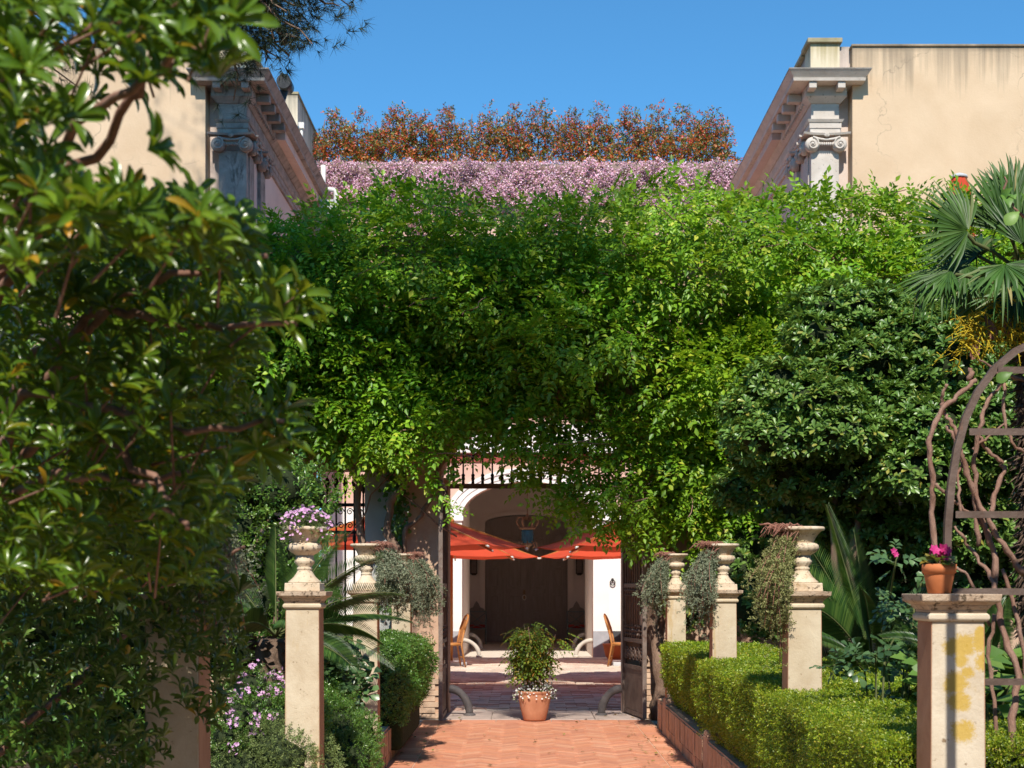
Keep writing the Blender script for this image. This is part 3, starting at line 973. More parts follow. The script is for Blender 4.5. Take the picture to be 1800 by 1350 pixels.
# ------------------------------------------------------------------ garden wall with the gateway
WY0, WY1, WTOP = 17.7, 18.3, 5.75
t = thing('garden_wall', 'plastered garden wall with an arched gateway under the wisteria', 'wall', (0.2, 18.0, 0))
GX0, GX1, SPR, RISE = -1.03, 1.46, 2.88, 0.85
gc, gh = (GX0 + GX1) / 2, (GX1 - GX0) / 2
c = MB()
c.box(-14, -2.62, WY0, WY1, -0.05, WTOP).box(-2.62, -1.95, WY0, WY1, -0.05, 0.9).box(-2.62, -1.95, WY0, WY1, 3.05, WTOP)
c.box(-1.95, GX0, WY0, WY1, -0.05, WTOP).box(GX1, 14, WY0, WY1, -0.05, WTOP)
arc = [(gc - gh * math.cos(PI * i / 20), SPR + RISE * math.sin(PI * i / 20)) for i in range(21)]
c.strip([(p[0], WTOP) for p in arc], arc, WY0, WY1)
c.obj('masonry', M['wallplaster'], t)
c = MB(); c.box(-14, 14, WY0 - 0.06, WY1 + 0.06, WTOP + 0.001, WTOP + 0.12); c.obj('coping', M['cap'], t)
# left side: pale pilaster, gray strip, ivy strip
c = MB(); c.box(-1.46, -1.03, WY0 - 0.07, WY0 - 0.002, 0.0, 3.3); c.obj('pilaster', M['pierplaster'], t, 0.01)
c = MB(); c.box(-1.63, -1.462, WY0 - 0.05, WY0 - 0.002, 0.0, 3.25); c.obj('pale_strip', M['pierpale'], t, 0.01)
c = MB(); c.box(-1.94, -1.632, WY0 - 0.03, WY0 - 0.002, 0.0, 3.2); c.obj('gray_panel', M['grayplaster'], t, 0.01)
# inner jambs that carry the leaves
for x0, x1 in ((GX0 + 0.001, -0.95), (1.235, GX1 - 0.001)):
    c = MB(); c.box(x0, x1, 18.31, 18.62, -0.01, SPR + 0.1); c.obj('jamb', M['pierplaster'], t, 0.012)
# bare brick at the foot of the piers
mes = []
for q in range(5):
    m = MB(); wq = 0.236 + 0.004 * q
    m.box(0.003, wq, -0.012 - 0.003 * q, 0, 0.004, 0.066); mes.append(m.mesh('brick', M['pierbrick']))
for row in range(14):
    for k in range(2):
        x = -1.455 + k * 0.215 + (-0.05 if row % 2 else 0)
        if x < -1.47 or x + 0.2 > -1.0: x = max(-1.455, x)
        if row > 9 and k == 0: continue
        if row > 7 and RS.rand() < 0.3: continue
        o = put('brick', mes[0], t, Vector((max(-1.458, x), WY0 - 0.0715, row * 0.07)) - wloc(t)); o.scale = (0.86, 1 + RS.rand() * 1.4, 1)
for row in range(19):
    for k in range(2):
        x = 1.475 + k * 0.25 - (0.12 if row % 2 else 0)
        x = max(x, 1.468)
        o = put('brick', mes[RS.randint(5)], t, Vector((x, WY0 - 0.0015, row * 0.07)) - wloc(t)); o.scale = (1 if k or row % 2 == 0 else 0.55, 1 + RS.rand() * 1.8, 1)
c = MB(); c.box(1.40, 1.462, WY0 - 0.10, WY0 - 0.04, 0.0, 2.0); c.obj('iron_strip', M['iron'], t)

# ------------------------------------------------------------------ the gate leaves
def gate_leaf(hinge, end, label):
    hx, hy = hinge; ex, ey = end
    t = thing('gate_leaf', label, 'gate', (hx, hy, 0), 'wrought iron gate leaves')
    h = Vector((hx, hy, 0)); e = Vector((ex, ey, 0)); L = (e - h).length; d = (e - h).normalized()
    P = lambda u, z: h + d * u + Vector((0, 0, z))
    up = Vector((0, 0, 1))
    for u in (0.02, L - 0.02):
        c = MB(); c.obox(P(u, 0.03), P(u, 2.86), 0.05, 0.045, d); c.obj('stile', M['graypaintiron'] if u > 0.5 else M['iron'], t, 0.004)
    for z in (0.06, 0.62, 0.95, 1.62, 2.83):
        c = MB(); c.obox(P(0.046, z), P(L - 0.046, z), 0.03, 0.05); c.obj('rail', M['iron'], t)
    c = MB(); c.obox(P(0.047, 0.34), P(L - 0.047, 0.34), 0.008, 0.50); c.obj('sheet_panel', M['iron'], t)
    n = 8
    for i in range(n):
        u = 0.06 + (L - 0.12) * (i + 0.5) / n
        c = MB(); c.tube([P(u, 0.976), P(u, 2.80)], 0.011, 6)
        for z, r in ((1.02, .02), (1.07, .026), (1.12, .019), (1.50, .02), (1.56, .026)):
            c.tube([P(u, z - 0.02), P(u, z), P(u, z + 0.02)], [0.011, r, 0.011], 8)
        c.obj('bar', M['iron'], t)
    for i in range(5):
        u = 0.06 + (L - 0.12) * (i + 0.5) / 5
        c = MB()
        for rr, zz in ((0.075, 0.785), (0.035, 0.785)):
            c.tube([P(u + rr * math.cos(a), zz + rr * math.sin(a)) for a in np.linspace(0, 2 * PI, 17)], 0.009, 6, cap=False)
        for a in (0.8, 2.35, 3.9, 5.5):
            c.tube([P(u + 0.035 * math.cos(a), 0.785 + 0.035 * math.sin(a)), P(u + 0.075 * math.cos(a), 0.785 + 0.075 * math.sin(a))], 0.007, 5)
        c.obj('scroll_ring', M['iron'], t)
    c = MB(); c.obox(P(L - 0.12, 1.22), P(L - 0.045, 1.22), 0.06, 0.16); c.obj('lock', M['iron'], t, 0.006)
    c = MB(); c.tube([P(L - 0.04, z) + Vector((0.0, -0.025, 0)) for z in (0.05, 0.9, 1.7, 2.5)], 0.012, 6); c.obj('bolt_rod', M['graypaintiron'], t)
    return t


gate_leaf((-0.985, 18.2), (-0.985, 17.02), 'left iron gate leaf swung open edge-on against the left pier')
gate_leaf((1.255, 18.3), (1.43, 17.25), 'right iron gate leaf opened towards the path, bars and rust-brown sheet panel showing')

t = thing('gate_fanlight', 'iron fanlight of bars and small rings over the gate, half covered by wisteria', 'gate grille', (0.15, 18.4, 2.88))
c = MB(); c.box(-0.949, 1.234, 18.36, 18.44, 2.85, 2.91); c.obj('lintel_bar', M['iron'], t)
nb = 18
for i in range(nb):
    x = -0.90 + 2.09 * i / (nb - 1)
    q = (x - gc) / gh
    ztop = SPR + RISE * math.sqrt(max(0.0, 1 - q * q)) - 0.03
    if ztop < 3.05: ztop = 3.05
    c = MB(); c.tube([(x, 18.4, 2.912), (x, 18.4, ztop)], 0.011, 6)
    c.tube([(x, 18.4, 2.913), (x, 18.4, 2.95), (x, 18.4, 2.97), (x, 18.4, 3.0), (x, 18.4, 3.02), (x, 18.4, 3.04)], [.02, .017, .024, .019, .025, .012], 8)
    c.obj('bar', M['blackiron'], t)
    if i < nb - 1:
        xc = x + 2.09 / (nb - 1) / 2; q = (xc - gc) / gh
        zc = 3.03 + 0.30 * math.sqrt(max(0, 1 - q * q))
        c = MB(); c.tube([(xc + 0.046 * math.cos(a), 18.4, zc + 0.046 * math.sin(a)) for a in np.linspace(0, 2 * PI, 15)], 0.008, 6, cap=False)
        for a in (0.785, 2.356):
            c.tube([(xc + 0.046 * math.cos(a), 18.4, zc + 0.046 * math.sin(a)), (xc - 0.046 * math.cos(a), 18.4, zc - 0.046 * math.sin(a))], 0.006, 5)
        c.obj('ring', M['blackiron'], t)

t = thing('window_grille', 'black iron grille with spearheads and scrolls in the opening left of the gate', 'grille', (-2.28, 18.0, 0.9))
for z in (0.95, 2.28, 2.62):
    c = MB(); c.box(-2.619, -1.951, 17.98, 18.02, z - 0.02, z + 0.02); c.obj('rail', M['blackiron'], t)
for i in range(6):
    x = -2.56 + 0.112 * i
    c = MB(); c.tube([(x, 18, 0.905), (x, 18, 2.78)], 0.012, 6)
    c.tube([(x, 18, 2.76), (x, 18, 2.80), (x, 18, 2.83), (x, 18, 2.90), (x, 18, 2.99)], [.012, .026, .020, .036, .001], 4, smooth=False)
    for z in (2.18, 2.2, 2.22):
        c.tube([(x, 18, z - 0.03), (x, 18, z), (x, 18, z + 0.03)], [.012, .024, .012], 6)
    c.obj('bar', M['blackiron'], t)
    if i < 5:
        xc = x + 0.056
        c = MB()
        for sg, zc in ((1, 2.535), (-1, 2.365)):
            pts = [(xc + sg * (0.042 - 0.034 * a / 9) * math.cos(a), 18, zc + (0.046 - 0.037 * a / 9) * math.sin(a)) for a in np.linspace(0, 9, 26)]
            c.tube(pts, 0.007, 5)
        c.obj('scroll', M['blackiron'], t)

# curved guard stones
def guard(x, y, sg, r, h, mat, name, label, grp):
    t = thing(name, label, 'guard stone', (x, y, 0), grp)
    pts = [(x + sg * (r * math.sin(a)), y, h * math.cos(a) * 0.98 + 0.02) for a in np.linspace(0, PI / 2, 12)]
    c = MB(); c.tube(pts, [0.05 + 0.012 * math.sin(i) * 0.3 for i in range(12)], 10); c.obj('horn', mat, t)
    c = MB(); c.lathe(x + sg * r, y, [(0.075, -0.01), (0.075, 0.03), (0.055, 0.045)], 14); c.obj('foot', mat, t)


guard(-0.93, 17.95, 1, 0.25, 0.33, M['guarddark'], 'guard_stone', 'dark curved guard stone at the foot of the left gate jamb', 'dark guard stones at the gate')
guard(1.20, 17.95, -1, 0.25, 0.33, M['guarddark'], 'guard_stone', 'dark curved guard stone at the foot of the right gate jamb', 'dark guard stones at the gate')

# ------------------------------------------------------------------ the two side wings with their corner pilasters
def wing(sg, label):
    dx = 0.0 if sg > 0 else 0.15
    fx = lambda x: sg * x + dx
    t = thing('palazzo_wing', label, 'building', (fx(8), 29, 0))
    stone = M['trim'] if sg > 0 else M['trimdark']  # left wing gets darker stone: its shade is put into the colour

    def bx(mb, x0, x1, y0, y1, z0, z1):
        a, c_ = sorted((fx(x0), fx(x1))); mb.box(a, c_, y0, y1, z0, z1)

    def band(mb, z0, o0, z1, o1, side=True, front=True, yend=33.0):
        """moulding round the corner: projection o0 at z0 and o1 at z1"""
        X0, X1, Y = 4.94, 5.42, 25.0
        if front:
            lo = [(X0 - o0, Y - o0, z0), (X1 + o0, Y - o0, z0), (X1 + o0, 25.19, z0), (X0 - o0, 25.19, z0)]
            hi = [(X0 - o1, Y - o1, z1), (X1 + o1, Y - o1, z1), (X1 + o1, 25.19, z1), (X0 - o1, 25.19, z1)]
            lo = [(fx(x), y, z) for x, y, z in lo]; hi = [(fx(x), y, z) for x, y, z in hi]
            if sg < 0: lo = lo[::-1]; hi = hi[::-1]
            mb.hexa(lo, hi)
        if side:
            lo = [(X0 - o0, 25.192, z0), (5.0, 25.192, z0), (5.0, yend, z0), (X0 - o0, yend, z0)]
            hi = [(X0 - o1, 25.192, z1), (5.0, 25.192, z1), (5.0, yend, z1), (X0 - o1, yend, z1)]
            lo = [(fx(x), y, z) for x, y, z in lo]; hi = [(fx(x), y, z) for x, y, z in hi]
            if sg < 0: lo = lo[::-1]; hi = hi[::-1]
            mb.hexa(lo, hi)

    c = MB(); bx(c, 5.62, 16, 24.86, 25.4, -0.05, 10.86); c.obj('front_wall', M['cream'], t)
    c = MB(); bx(c, 5.40, 5.618, 25.2, 25.4, -0.05, 10.36); c.obj('recess_wall', M['pinkside'], t)
    c = MB(); bx(c, 5.0, 5.398, 25.2, 33.0, -0.05, 10.38); c.obj('side_wall', M['pinkside'], t)
    c = MB(); bx(c, 4.96, 4.998, 25.7, 33.0, -0.05, 9.40); c.obj('side_facing', M['pinkside'], t)
    c = MB(); bx(c, 5.4, 16, 25.41, 33.0, 10.2, 10.34); c.obj('roof', M['coping'], t)
    c = MB(); bx(c, 4.94, 5.42, 25.0, 25.19, -0.05, 9.12); c.obj('pilaster_shaft', stone, t, 0.006)
    c = MB(); bx(c, 4.925, 4.958, 25.2, 25.62, -0.05, 9.12); c.obj('pilaster_return', stone, t)
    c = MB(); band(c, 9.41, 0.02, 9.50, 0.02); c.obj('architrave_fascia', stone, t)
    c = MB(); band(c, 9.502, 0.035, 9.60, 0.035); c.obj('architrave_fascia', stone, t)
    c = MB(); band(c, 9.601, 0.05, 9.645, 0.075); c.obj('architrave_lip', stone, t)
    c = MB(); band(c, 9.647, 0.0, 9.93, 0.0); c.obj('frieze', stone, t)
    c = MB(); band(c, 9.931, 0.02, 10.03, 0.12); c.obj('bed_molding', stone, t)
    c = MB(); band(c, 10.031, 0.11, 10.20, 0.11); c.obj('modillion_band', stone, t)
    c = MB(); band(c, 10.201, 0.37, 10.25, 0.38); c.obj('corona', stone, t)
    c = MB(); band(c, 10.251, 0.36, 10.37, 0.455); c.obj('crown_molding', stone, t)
    c = MB(); band(c, 10.371, 0.46, 10.392, 0.46); c.obj('cornice_slate', M['trimdark'], t)
    # closed, deeper part of the side cornice beyond the modillions
    c = MB(); bx(c, 4.66, 4.829, 27.35, 33.0, 10.032, 10.199); c.obj('closed_soffit', M['pinkside'], t)
    for y in (25.3, 25.82, 26.34, 26.86):
        c = MB(); bx(c, 4.60, 4.829, y, y + 0.16, 10.06, 10.199); c.obj('modillion', stone, t, 0.01)
    for x in (4.84, 5.33):
        c = MB(); bx(c, x, x + 0.13, 24.66, 24.889, 10.09, 10.199); c.obj('modillion', stone, t, 0.01)
    m0 = MB(); m0.box(-0.03, 0.03, 0, 0.05, 0, 0.05); dm = m0.mesh('dentil', stone)
    for k in range(17):
        put('dentil', dm, t, Vector((fx(4.86), 25.25 + k * 0.12, 9.975)) - wloc(t))
    # attic with its coping
    c = MB(); bx(c, 4.93, 5.43, 25.0, 25.5, 10.393, 10.97); c.obj('attic_block', M['attic'], t)
    c = MB(); bx(c, 4.95, 5.2, 25.502, 33.0, 10.393, 10.95); c.obj('attic_side', M['pinkside'], t)
    c = MB(); bx(c, 5.432, 5.618, 25.05, 25.4, 10.37, 10.93); c.obj('attic_step', M['pinkside'], t)
    c = MB(); bx(c, 4.87, 5.47, 24.94, 25.56, 10.971, 11.05); c.obj('attic_coping', M['coping'], t, 0.012)
    c = MB(); bx(c, 4.88, 5.25, 25.562, 33.0, 10.951, 11.03); c.obj('attic_coping', M['coping'], t, 0.012)
    c = MB(); bx(c, 5.6, 16.0, 24.83, 25.43, 10.861, 10.90); c.obj('wall_coping', M['cream'], t, 0.01)
    # ionic capitals on the front and on the court side
    def capital(org, ux, uy):
        """ux runs along the face, uy points out of it"""
        o = Vector(org); ux = Vector(ux); uy = Vector(uy); uz = Vector((0, 0, 1))
        c = MB()
        N = 12
        for k in range(N):
            a0, a1 = -0.40 + 0.80 * k / N, -0.40 + 0.80 * (k + 1) / N
            def q(a, z): 
                out = 0.10 + 0.10 * (abs(a) / 0.44) ** 2
                return o + ux * a + uy * out + uz * z
            def q0(a, z): return o + ux * a + uz * z
            lo = [q(a0, 0.285), q(a1, 0.285), q0(a1, 0.285), q0(a0, 0.285)]
            hi = [q(a0, 0.318) + uy * 0.015, q(a1, 0.318) + uy * 0.015, q0(a1, 0.318), q0(a0, 0.318)]
            c.hexa(lo, hi)
        c.obj('abacus', stone, t)
        for s_ in (-1, 1):
            cc = o + ux * (0.235 * s_) + uz * 0.13
            c = MB()
            c.tube([cc + uy * 0.001, cc + uy * 0.10, cc + uy * 0.125], [0.125, 0.122, 0.08], 20)
            pts = []; rr = []
            for i in range(40):
                th = i / 39 * 2.3 * 2 * PI
                r_ = 0.118 * math.exp(-th * 0.135)
                pts.append(cc + uy * (0.125 + 0.012 * i / 39) + ux * (-s_ * r_ * math.sin(th)) + uz * (r_ * math.cos(th))); rr.append(0.017 - 0.010 * i / 39)
            c.tube(pts, rr, 6)
            c.tube([cc + uy * 0.12, cc + uy * 0.15, cc + uy * 0.158], [0.028, 0.024, 0.008], 10)
            c.obj('volute', stone, t)
        c = MB()
        pts = [o + ux * (-0.235 + 0.47 * i / 10) + uy * (0.115) + uz * (0.245 - 0.045 * math.sin(PI * i / 10)) for i in range(11)]
        c.tube(pts, 0.022, 6)
        for i in range(7):
            p = o + ux * (-0.11 + 0.22 * i / 6) + uy * 0.10 + uz * 0.13
            c.tube([p - uz * 0.03, p, p + uz * 0.03], [0.006, 0.021, 0.012], 8)
        c.obj('egg_band', stone, t)
        c = MB()
        for a in np.linspace(-1.0, 1.0, 5):
            p = o + uy * 0.14 + uz * 0.235
            tip = p + ux * (0.06 * math.sin(a)) + uz * (0.085 * math.cos(a)) + uy * 0.02
            c.tube([p, p.lerp(tip, 0.6), tip], [0.012, 0.02, 0.004], 6)
        c.obj('palmette', stone, t)
    capital((fx(5.18), 25.0, 9.075), (1, 0, 0), (0, -1, 0))
    capital((fx(4.925), 25.40, 9.075), (0, 1, 0), (-sg, 0, 0))
    capital((fx(4.925), 26.35, 9.075), (0, 1, 0), (-sg, 0, 0))
    c = MB(); bx(c, 4.90, 4.958, 26.12, 26.58, -0.05, 9.12); c.obj('pilaster_shaft', stone, t)
    # hooded window on the court side
    c = MB(); bx(c, 4.62, 4.957, 28.6, 30.0, 7.62, 7.72); c.obj('window_hood', stone, t)
    c = MB(); bx(c, 4.80, 4.957, 28.7, 29.9, 7.2, 7.619); c.obj('window_frieze', M['pinkside'], t)
    for k in range(3):
        c = MB(); bx(c, 4.90, 4.957, 28.75 + k * 0.37, 29.09 + k * 0.37, 5.4, 7.19); c.obj('shutter', M['door'], t)
    return t


wing(1, 'right palazzo wing with cream wall, rain streaks and an ionic corner pilaster in the sun')
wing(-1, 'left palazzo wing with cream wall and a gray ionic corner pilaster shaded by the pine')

# raised block on the left roof
t = thing('roof_block', 'cream raised block with a sloping parapet on the roof of the left wing', 'building', (-6, 33, 10.35))
c = MB(); c.box(-8.5, -4.88, 31.2, 36.5, 10.342, 12.2); c.obj('wall', facade_mat('block_plaster', (0.66, 0.56, 0.42), (0.74, 0.66, 0.52), 12.2, amount=0.6), t)
c = MB(); c.box(-8.52, -4.86, 31.18, 36.52, 12.201, 12.25); c.obj('coping', M['coping'], t)
c = MB(); c.strip([(-4.90, 11.4), (-4.82, 11.4)], [(-4.90, 10.4), (-4.82, 10.4)], 33.2, 34.0); c.obj('niche_frame', M['trimdark'], t)
t = thing('chimney_cowl', 'dark metal chimney cowl with a round hood on the left roof', 'chimney', (-5.06, 30.3, 11.0))
c = MB(); c.box(-5.3, -4.98, 30.0, 30.5, 10.342, 11.25); c.obj('chimney_base', M['trimdark'], t)
c = MB(); c.tube([(-5.18, 30.2, 11.25), (-5.12, 30.2, 11.5), (-4.98, 30.2, 12.02)], [0.07, 0.075, 0.09], 12); c.obj('flue', M['darkmetal'], t)
c = MB(); c.tube([(-4.98, 29.98, 12.06), (-4.98, 30.42, 12.06)], 0.15, 18); c.obj('hood', M['darkmetal'], t)
t = thing('roof_pipe', 'white bent pipe at the end of the left side wall', 'pipe', (-4.7, 32.4, 10))
c = MB(); c.tube([(-4.44, 32.0, 10.9), (-4.44, 32.0, 10.45), (-4.40, 32.0, 10.38), (-4.2, 32.0, 10.36), (-4.16, 32.0, 10.3), (-4.16, 32.0, 9.4)], 0.055, 10); c.obj('pipe', M['pipe'], t)
c = MB(); c.box(-4.5, -4.12, 31.8, 32.3, 9.75, 10.1); c.obj('rain_box', M['concrete'], t)
t = thing('vent_pipe', 'thin white vent pipe with a square cap by the left roof block', 'pipe', (-4.78, 31.0, 11))
c = MB(); c.tube([(-4.78, 31.1, 11.03), (-4.78, 31.1, 11.42)], 0.03, 8); c.obj('pipe', M['pipe'], t)
c = MB(); c.box(-4.84, -4.72, 31.04, 31.16, 11.421, 11.55); c.obj('cap', M['pipe'], t)
t = thing('rain_hopper', 'pale gray rain hopper on the court side of the right wing', 'gutter', (4.8, 31.6, 10))
c = MB(); c.box(4.62, 4.93, 31.3, 31.8, 10.42, 10.62).box(4.66, 4.93, 31.35, 31.75, 10.33, 10.419); c.obj('hopper', M['concrete'], t)
c = MB(); c.tube([(4.80, 31.55, 10.33), (4.80, 31.55, 9.9), (4.86, 31.55, 9.6), (4.86, 31.55, 0.05)], 0.05, 8); c.obj('downpipe', M['pipe'], t)

# ------------------------------------------------------------------ the rear building with its arch and vestibule
BY = 33.0
t = thing('rear_building', 'rose and white rear building with a moulded arch into a dark vestibule', 'building', (0.07, 33, 0))
ac, ah, asp, ar = 0.07, 1.49, 3.22, 0.78
c = MB()
c.box(-4.62, ac - ah, BY, BY + 0.5, -0.05, 11.1).box(ac + ah, 4.93, BY, BY + 0.5, -0.05, 11.1)
arc = [(ac - ah * math.cos(PI * i / 24), asp + ar * math.sin(PI * i / 24)) for i in range(25)]
c.strip([(p[0], 11.1) for p in arc], arc, BY, BY + 0.5)
c.obj('front_wall', M['backpink'], t)
for k, (o0, o1, pr) in enumerate(((0.0, 0.12, 0.03), (0.121, 0.25, 0.05), (0.251, 0.36, 0.075))):
    A = lambda o_: [(ac - (ah + o_) * math.cos(PI * i / 24), asp + (ar + o_ * 0.85) * math.sin(PI * i / 24)) for i in range(25)]
    c = MB(); c.strip(A(o1), A(o0), BY - pr, BY - 0.001); c.obj('archivolt', M['white'], t)
for x0, x1 in ((ac - ah - 0.36, ac - ah), (ac + ah, ac + ah + 0.36)):
    c = MB(); c.box(x0 - 0.05, x1 + 0.03 if x0 < 0 else x1 + 0.05, BY - 0.10, BY - 0.001, 3.10, 3.219); c.obj('impost', M['white'], t, 0.015)
    c = MB(); c.box(x0 - 0.0, x1, BY - 0.05, BY - 0.001, 0.6, 3.099); c.obj('arch_pier', M['white'], t)
    c = MB(); c.box(x0 - 0.0, x1, BY - 0.07, BY - 0.001, 0.0, 0.599); c.obj('pier_base', M['marblegray'], t)
for x0, x1 in ((-4.6, ac - ah - 0.361), (ac + ah + 0.361, 4.9)):
    c = MB(); c.box(x0, x1, BY - 0.02, BY - 0.001, 0.6, 3.4); c.obj('wall_panel', M['white'], t)
    c = MB(); c.box(x0, x1, BY - 0.03, BY - 0.001, 0.0, 0.599); c.obj('dado', M['darkdado'], t)
c = MB(); c.box(-4.6, 4.9, BY - 0.03, BY - 0.001, 4.44, 4.64); c.obj('red_band', M['redband'], t)
c = MB(); c.box(-4.6, 4.9, BY - 0.12, BY - 0.001, 4.641, 4.76); c.obj('string_course', M['white'], t, 0.02)
c = MB(); c.box(-4.6, 4.9, BY - 0.04, BY - 0.001, 4.761, 5.3); c.obj('plinth_band', M['white'], t)
# vestibule
for x0, x1 in ((ac - ah - 0.4, ac - ah), (ac + ah, ac + ah + 0.4)):
    c = MB(); c.box(x0, x1, BY + 0.501, 37.5, -0.05, 4.4); c.obj('passage_wall', M['marblegray'] if False else M['mauve'], t)
c = MB()
for x0, x1 in ((-2.5, -2.2), (2.3, 2.6)): c.box(x0, x1, 37.501, 42.0, -0.05, 4.6)
c.obj('vestibule_wall', M['mauve'], t)
c = MB()
DX0, DX1, DS, DR = -1.14, 1.25, 3.46, 0.23
dc, dh = (DX0 + DX1) / 2, (DX1 - DX0) / 2
c.box(-2.5, DX0, 42.001, 42.3, -0.05, 4.6).box(DX1, 2.6, 42.001, 42.3, -0.05, 4.6)
darc = [(dc - dh * math.cos(PI * i / 16), DS + DR * math.sin(PI * i / 16)) for i in range(17)]
c.strip([(p[0], 4.6) for p in darc], darc, 42.001, 42.3)
c.obj('rear_wall', M['mauve'], t)
c = MB(); c.box(DX0 - .2, DX1 + .2, 42.31, 42.4, -0.05, 4.6); c.obj('dark_backing', M['door'], t)
c = MB(); c.box(-2.6, 2.7, BY + 0.501, 42.3, 4.62, 4.75); c.obj('ceiling', M['mauve'], t)
c = MB(); c.box(-2.49, ac - ah - 0.401, 37.3, 37.499, -0.05, 4.6).box(ac + ah + 0.401, 2.59, 37.3, 37.499, -0.05, 4.6); c.obj('cross_wall', M['mauve'], t)
O = lambda o_: [(DX0 - o_, 0.0)] + [(dc - (dh + o_) * math.cos(PI * i / 16), DS + (DR + o_ * 0.7) * math.sin(PI * i / 16)) for i in range(17)] + [(DX1 + o_, 0.0)]
c = MB(); c.strip(O(0.17), O(0.0), 41.93, 41.999); c.obj('door_surround', M['mauve'], t)
# roof terrace slab and the low white parapet behind the shrubs
c = MB(); c.box(-4.6, 4.9, BY + 0.501, 39.0, 10.9, 11.05); c.obj('terrace_slab', M['coping'], t)
c = MB(); c.box(-4.6, 4.9, 37.2, 37.3, 11.051, 11.52); c.obj('terrace_parapet', M['white'], t)
c = MB(); c.box(-4.55, 4.85, BY + 0.15, BY + 1.0, 11.101, 11.24); c.obj('planter_rim', M['concrete'], t)
for z in (11.75, 11.95):
    c = MB(); c.tube([(-4.5, 35.2, z - 0.2), (4.8, 35.2, z - 0.2)], 0.02, 6); c.obj('rail', M['pipe'], t)
for k in range(8):
    c = MB(); c.tube([(-4.4 + k * 1.3, 35.2, 11.05), (-4.4 + k * 1.3, 35.2, 11.75)], 0.022, 6); c.obj('baluster', M['pipe'], t)

# dark panelled door
t = thing('entrance_door', 'huge dark panelled wooden door at the back of the vestibule', 'door', (dc, 42.1, 0))
cols = [(DX0 + 0.01, -0.60), (-0.594, dc - 0.004), (dc + 0.004, 0.704), (0.71, DX1 - 0.01)]
for i, (x0, x1) in enumerate(cols):
    zt = lambda x: DS + DR * math.sqrt(max(0, 1 - ((x - dc) / dh) ** 2)) - 0.012
    c = MB(); xs = np.linspace(x0, x1, 7)
    c.strip([(x, zt(x)) for x in xs], [(x, 0.01) for x in xs], 42.08, 42.14); c.obj('door_leaf', M['door'], t)
    rows = [(0.10, 0.72), (0.82, 1.42), (1.55, 2.22), (2.34, 3.18)] if i in (0, 3) else [(0.10, 0.72), (0.80, 1.42), (1.55, 3.05)]
    for z0, z1 in rows:
        c = MB(); a, b_ = x0 + 0.08, x1 - 0.08
        c.box(a, b_, 42.05, 42.079, z0, z0 + 0.05).box(a, b_, 42.05, 42.079, z1 - 0.05, z1).box(a, a + 0.05, 42.05, 42.079, z0 + 0.05, z1 - 0.05).box(b_ - 0.05, b_, 42.05, 42.079, z0 + 0.05, z1 - 0.05)
        c.obj('panel_molding', M['door'], t)
        c = MB(); c.frus((a + b_) / 2, 42.07, 0, 0.001, 0.001, 0.001)
        c = MB(); c.box(a + 0.09, b_ - 0.09, 42.06, 42.079, z0 + 0.09, z1 - 0.09); c.obj('panel', M['door'], t, 0.012)
c = MB(); c.box(dc - 0.10, dc - 0.03, 42.03, 42.079, 1.25, 1.52); c.obj('lock_plate', M['copper'], t)
c = MB(); c.tube([(dc - 0.06 + 0.05 * math.cos(a), 42.02, 1.30 + 0.07 * math.sin(a)) for a in np.linspace(0, 2 * PI, 15)], 0.012, 6, cap=False); c.obj('handle', M['pipe'], t)

t = thing('door_knocker', 'small iron ring fixed to the white wall right of the arch', 'ring', (2.0, 32.97, 1.73))
c = MB(); c.tube([(2.0 + 0.055 * math.cos(a), 32.93, 1.70 + 0.055 * math.sin(a)) for a in np.linspace(0, 2 * PI, 17)], 0.014, 6, cap=False); c.obj('ring', M['blackiron'], t)
c = MB(); c.tube([(2.0, 32.979, 1.77), (2.0, 32.93, 1.77)], [0.035, 0.02], 8); c.obj('stud', M['blackiron'], t)

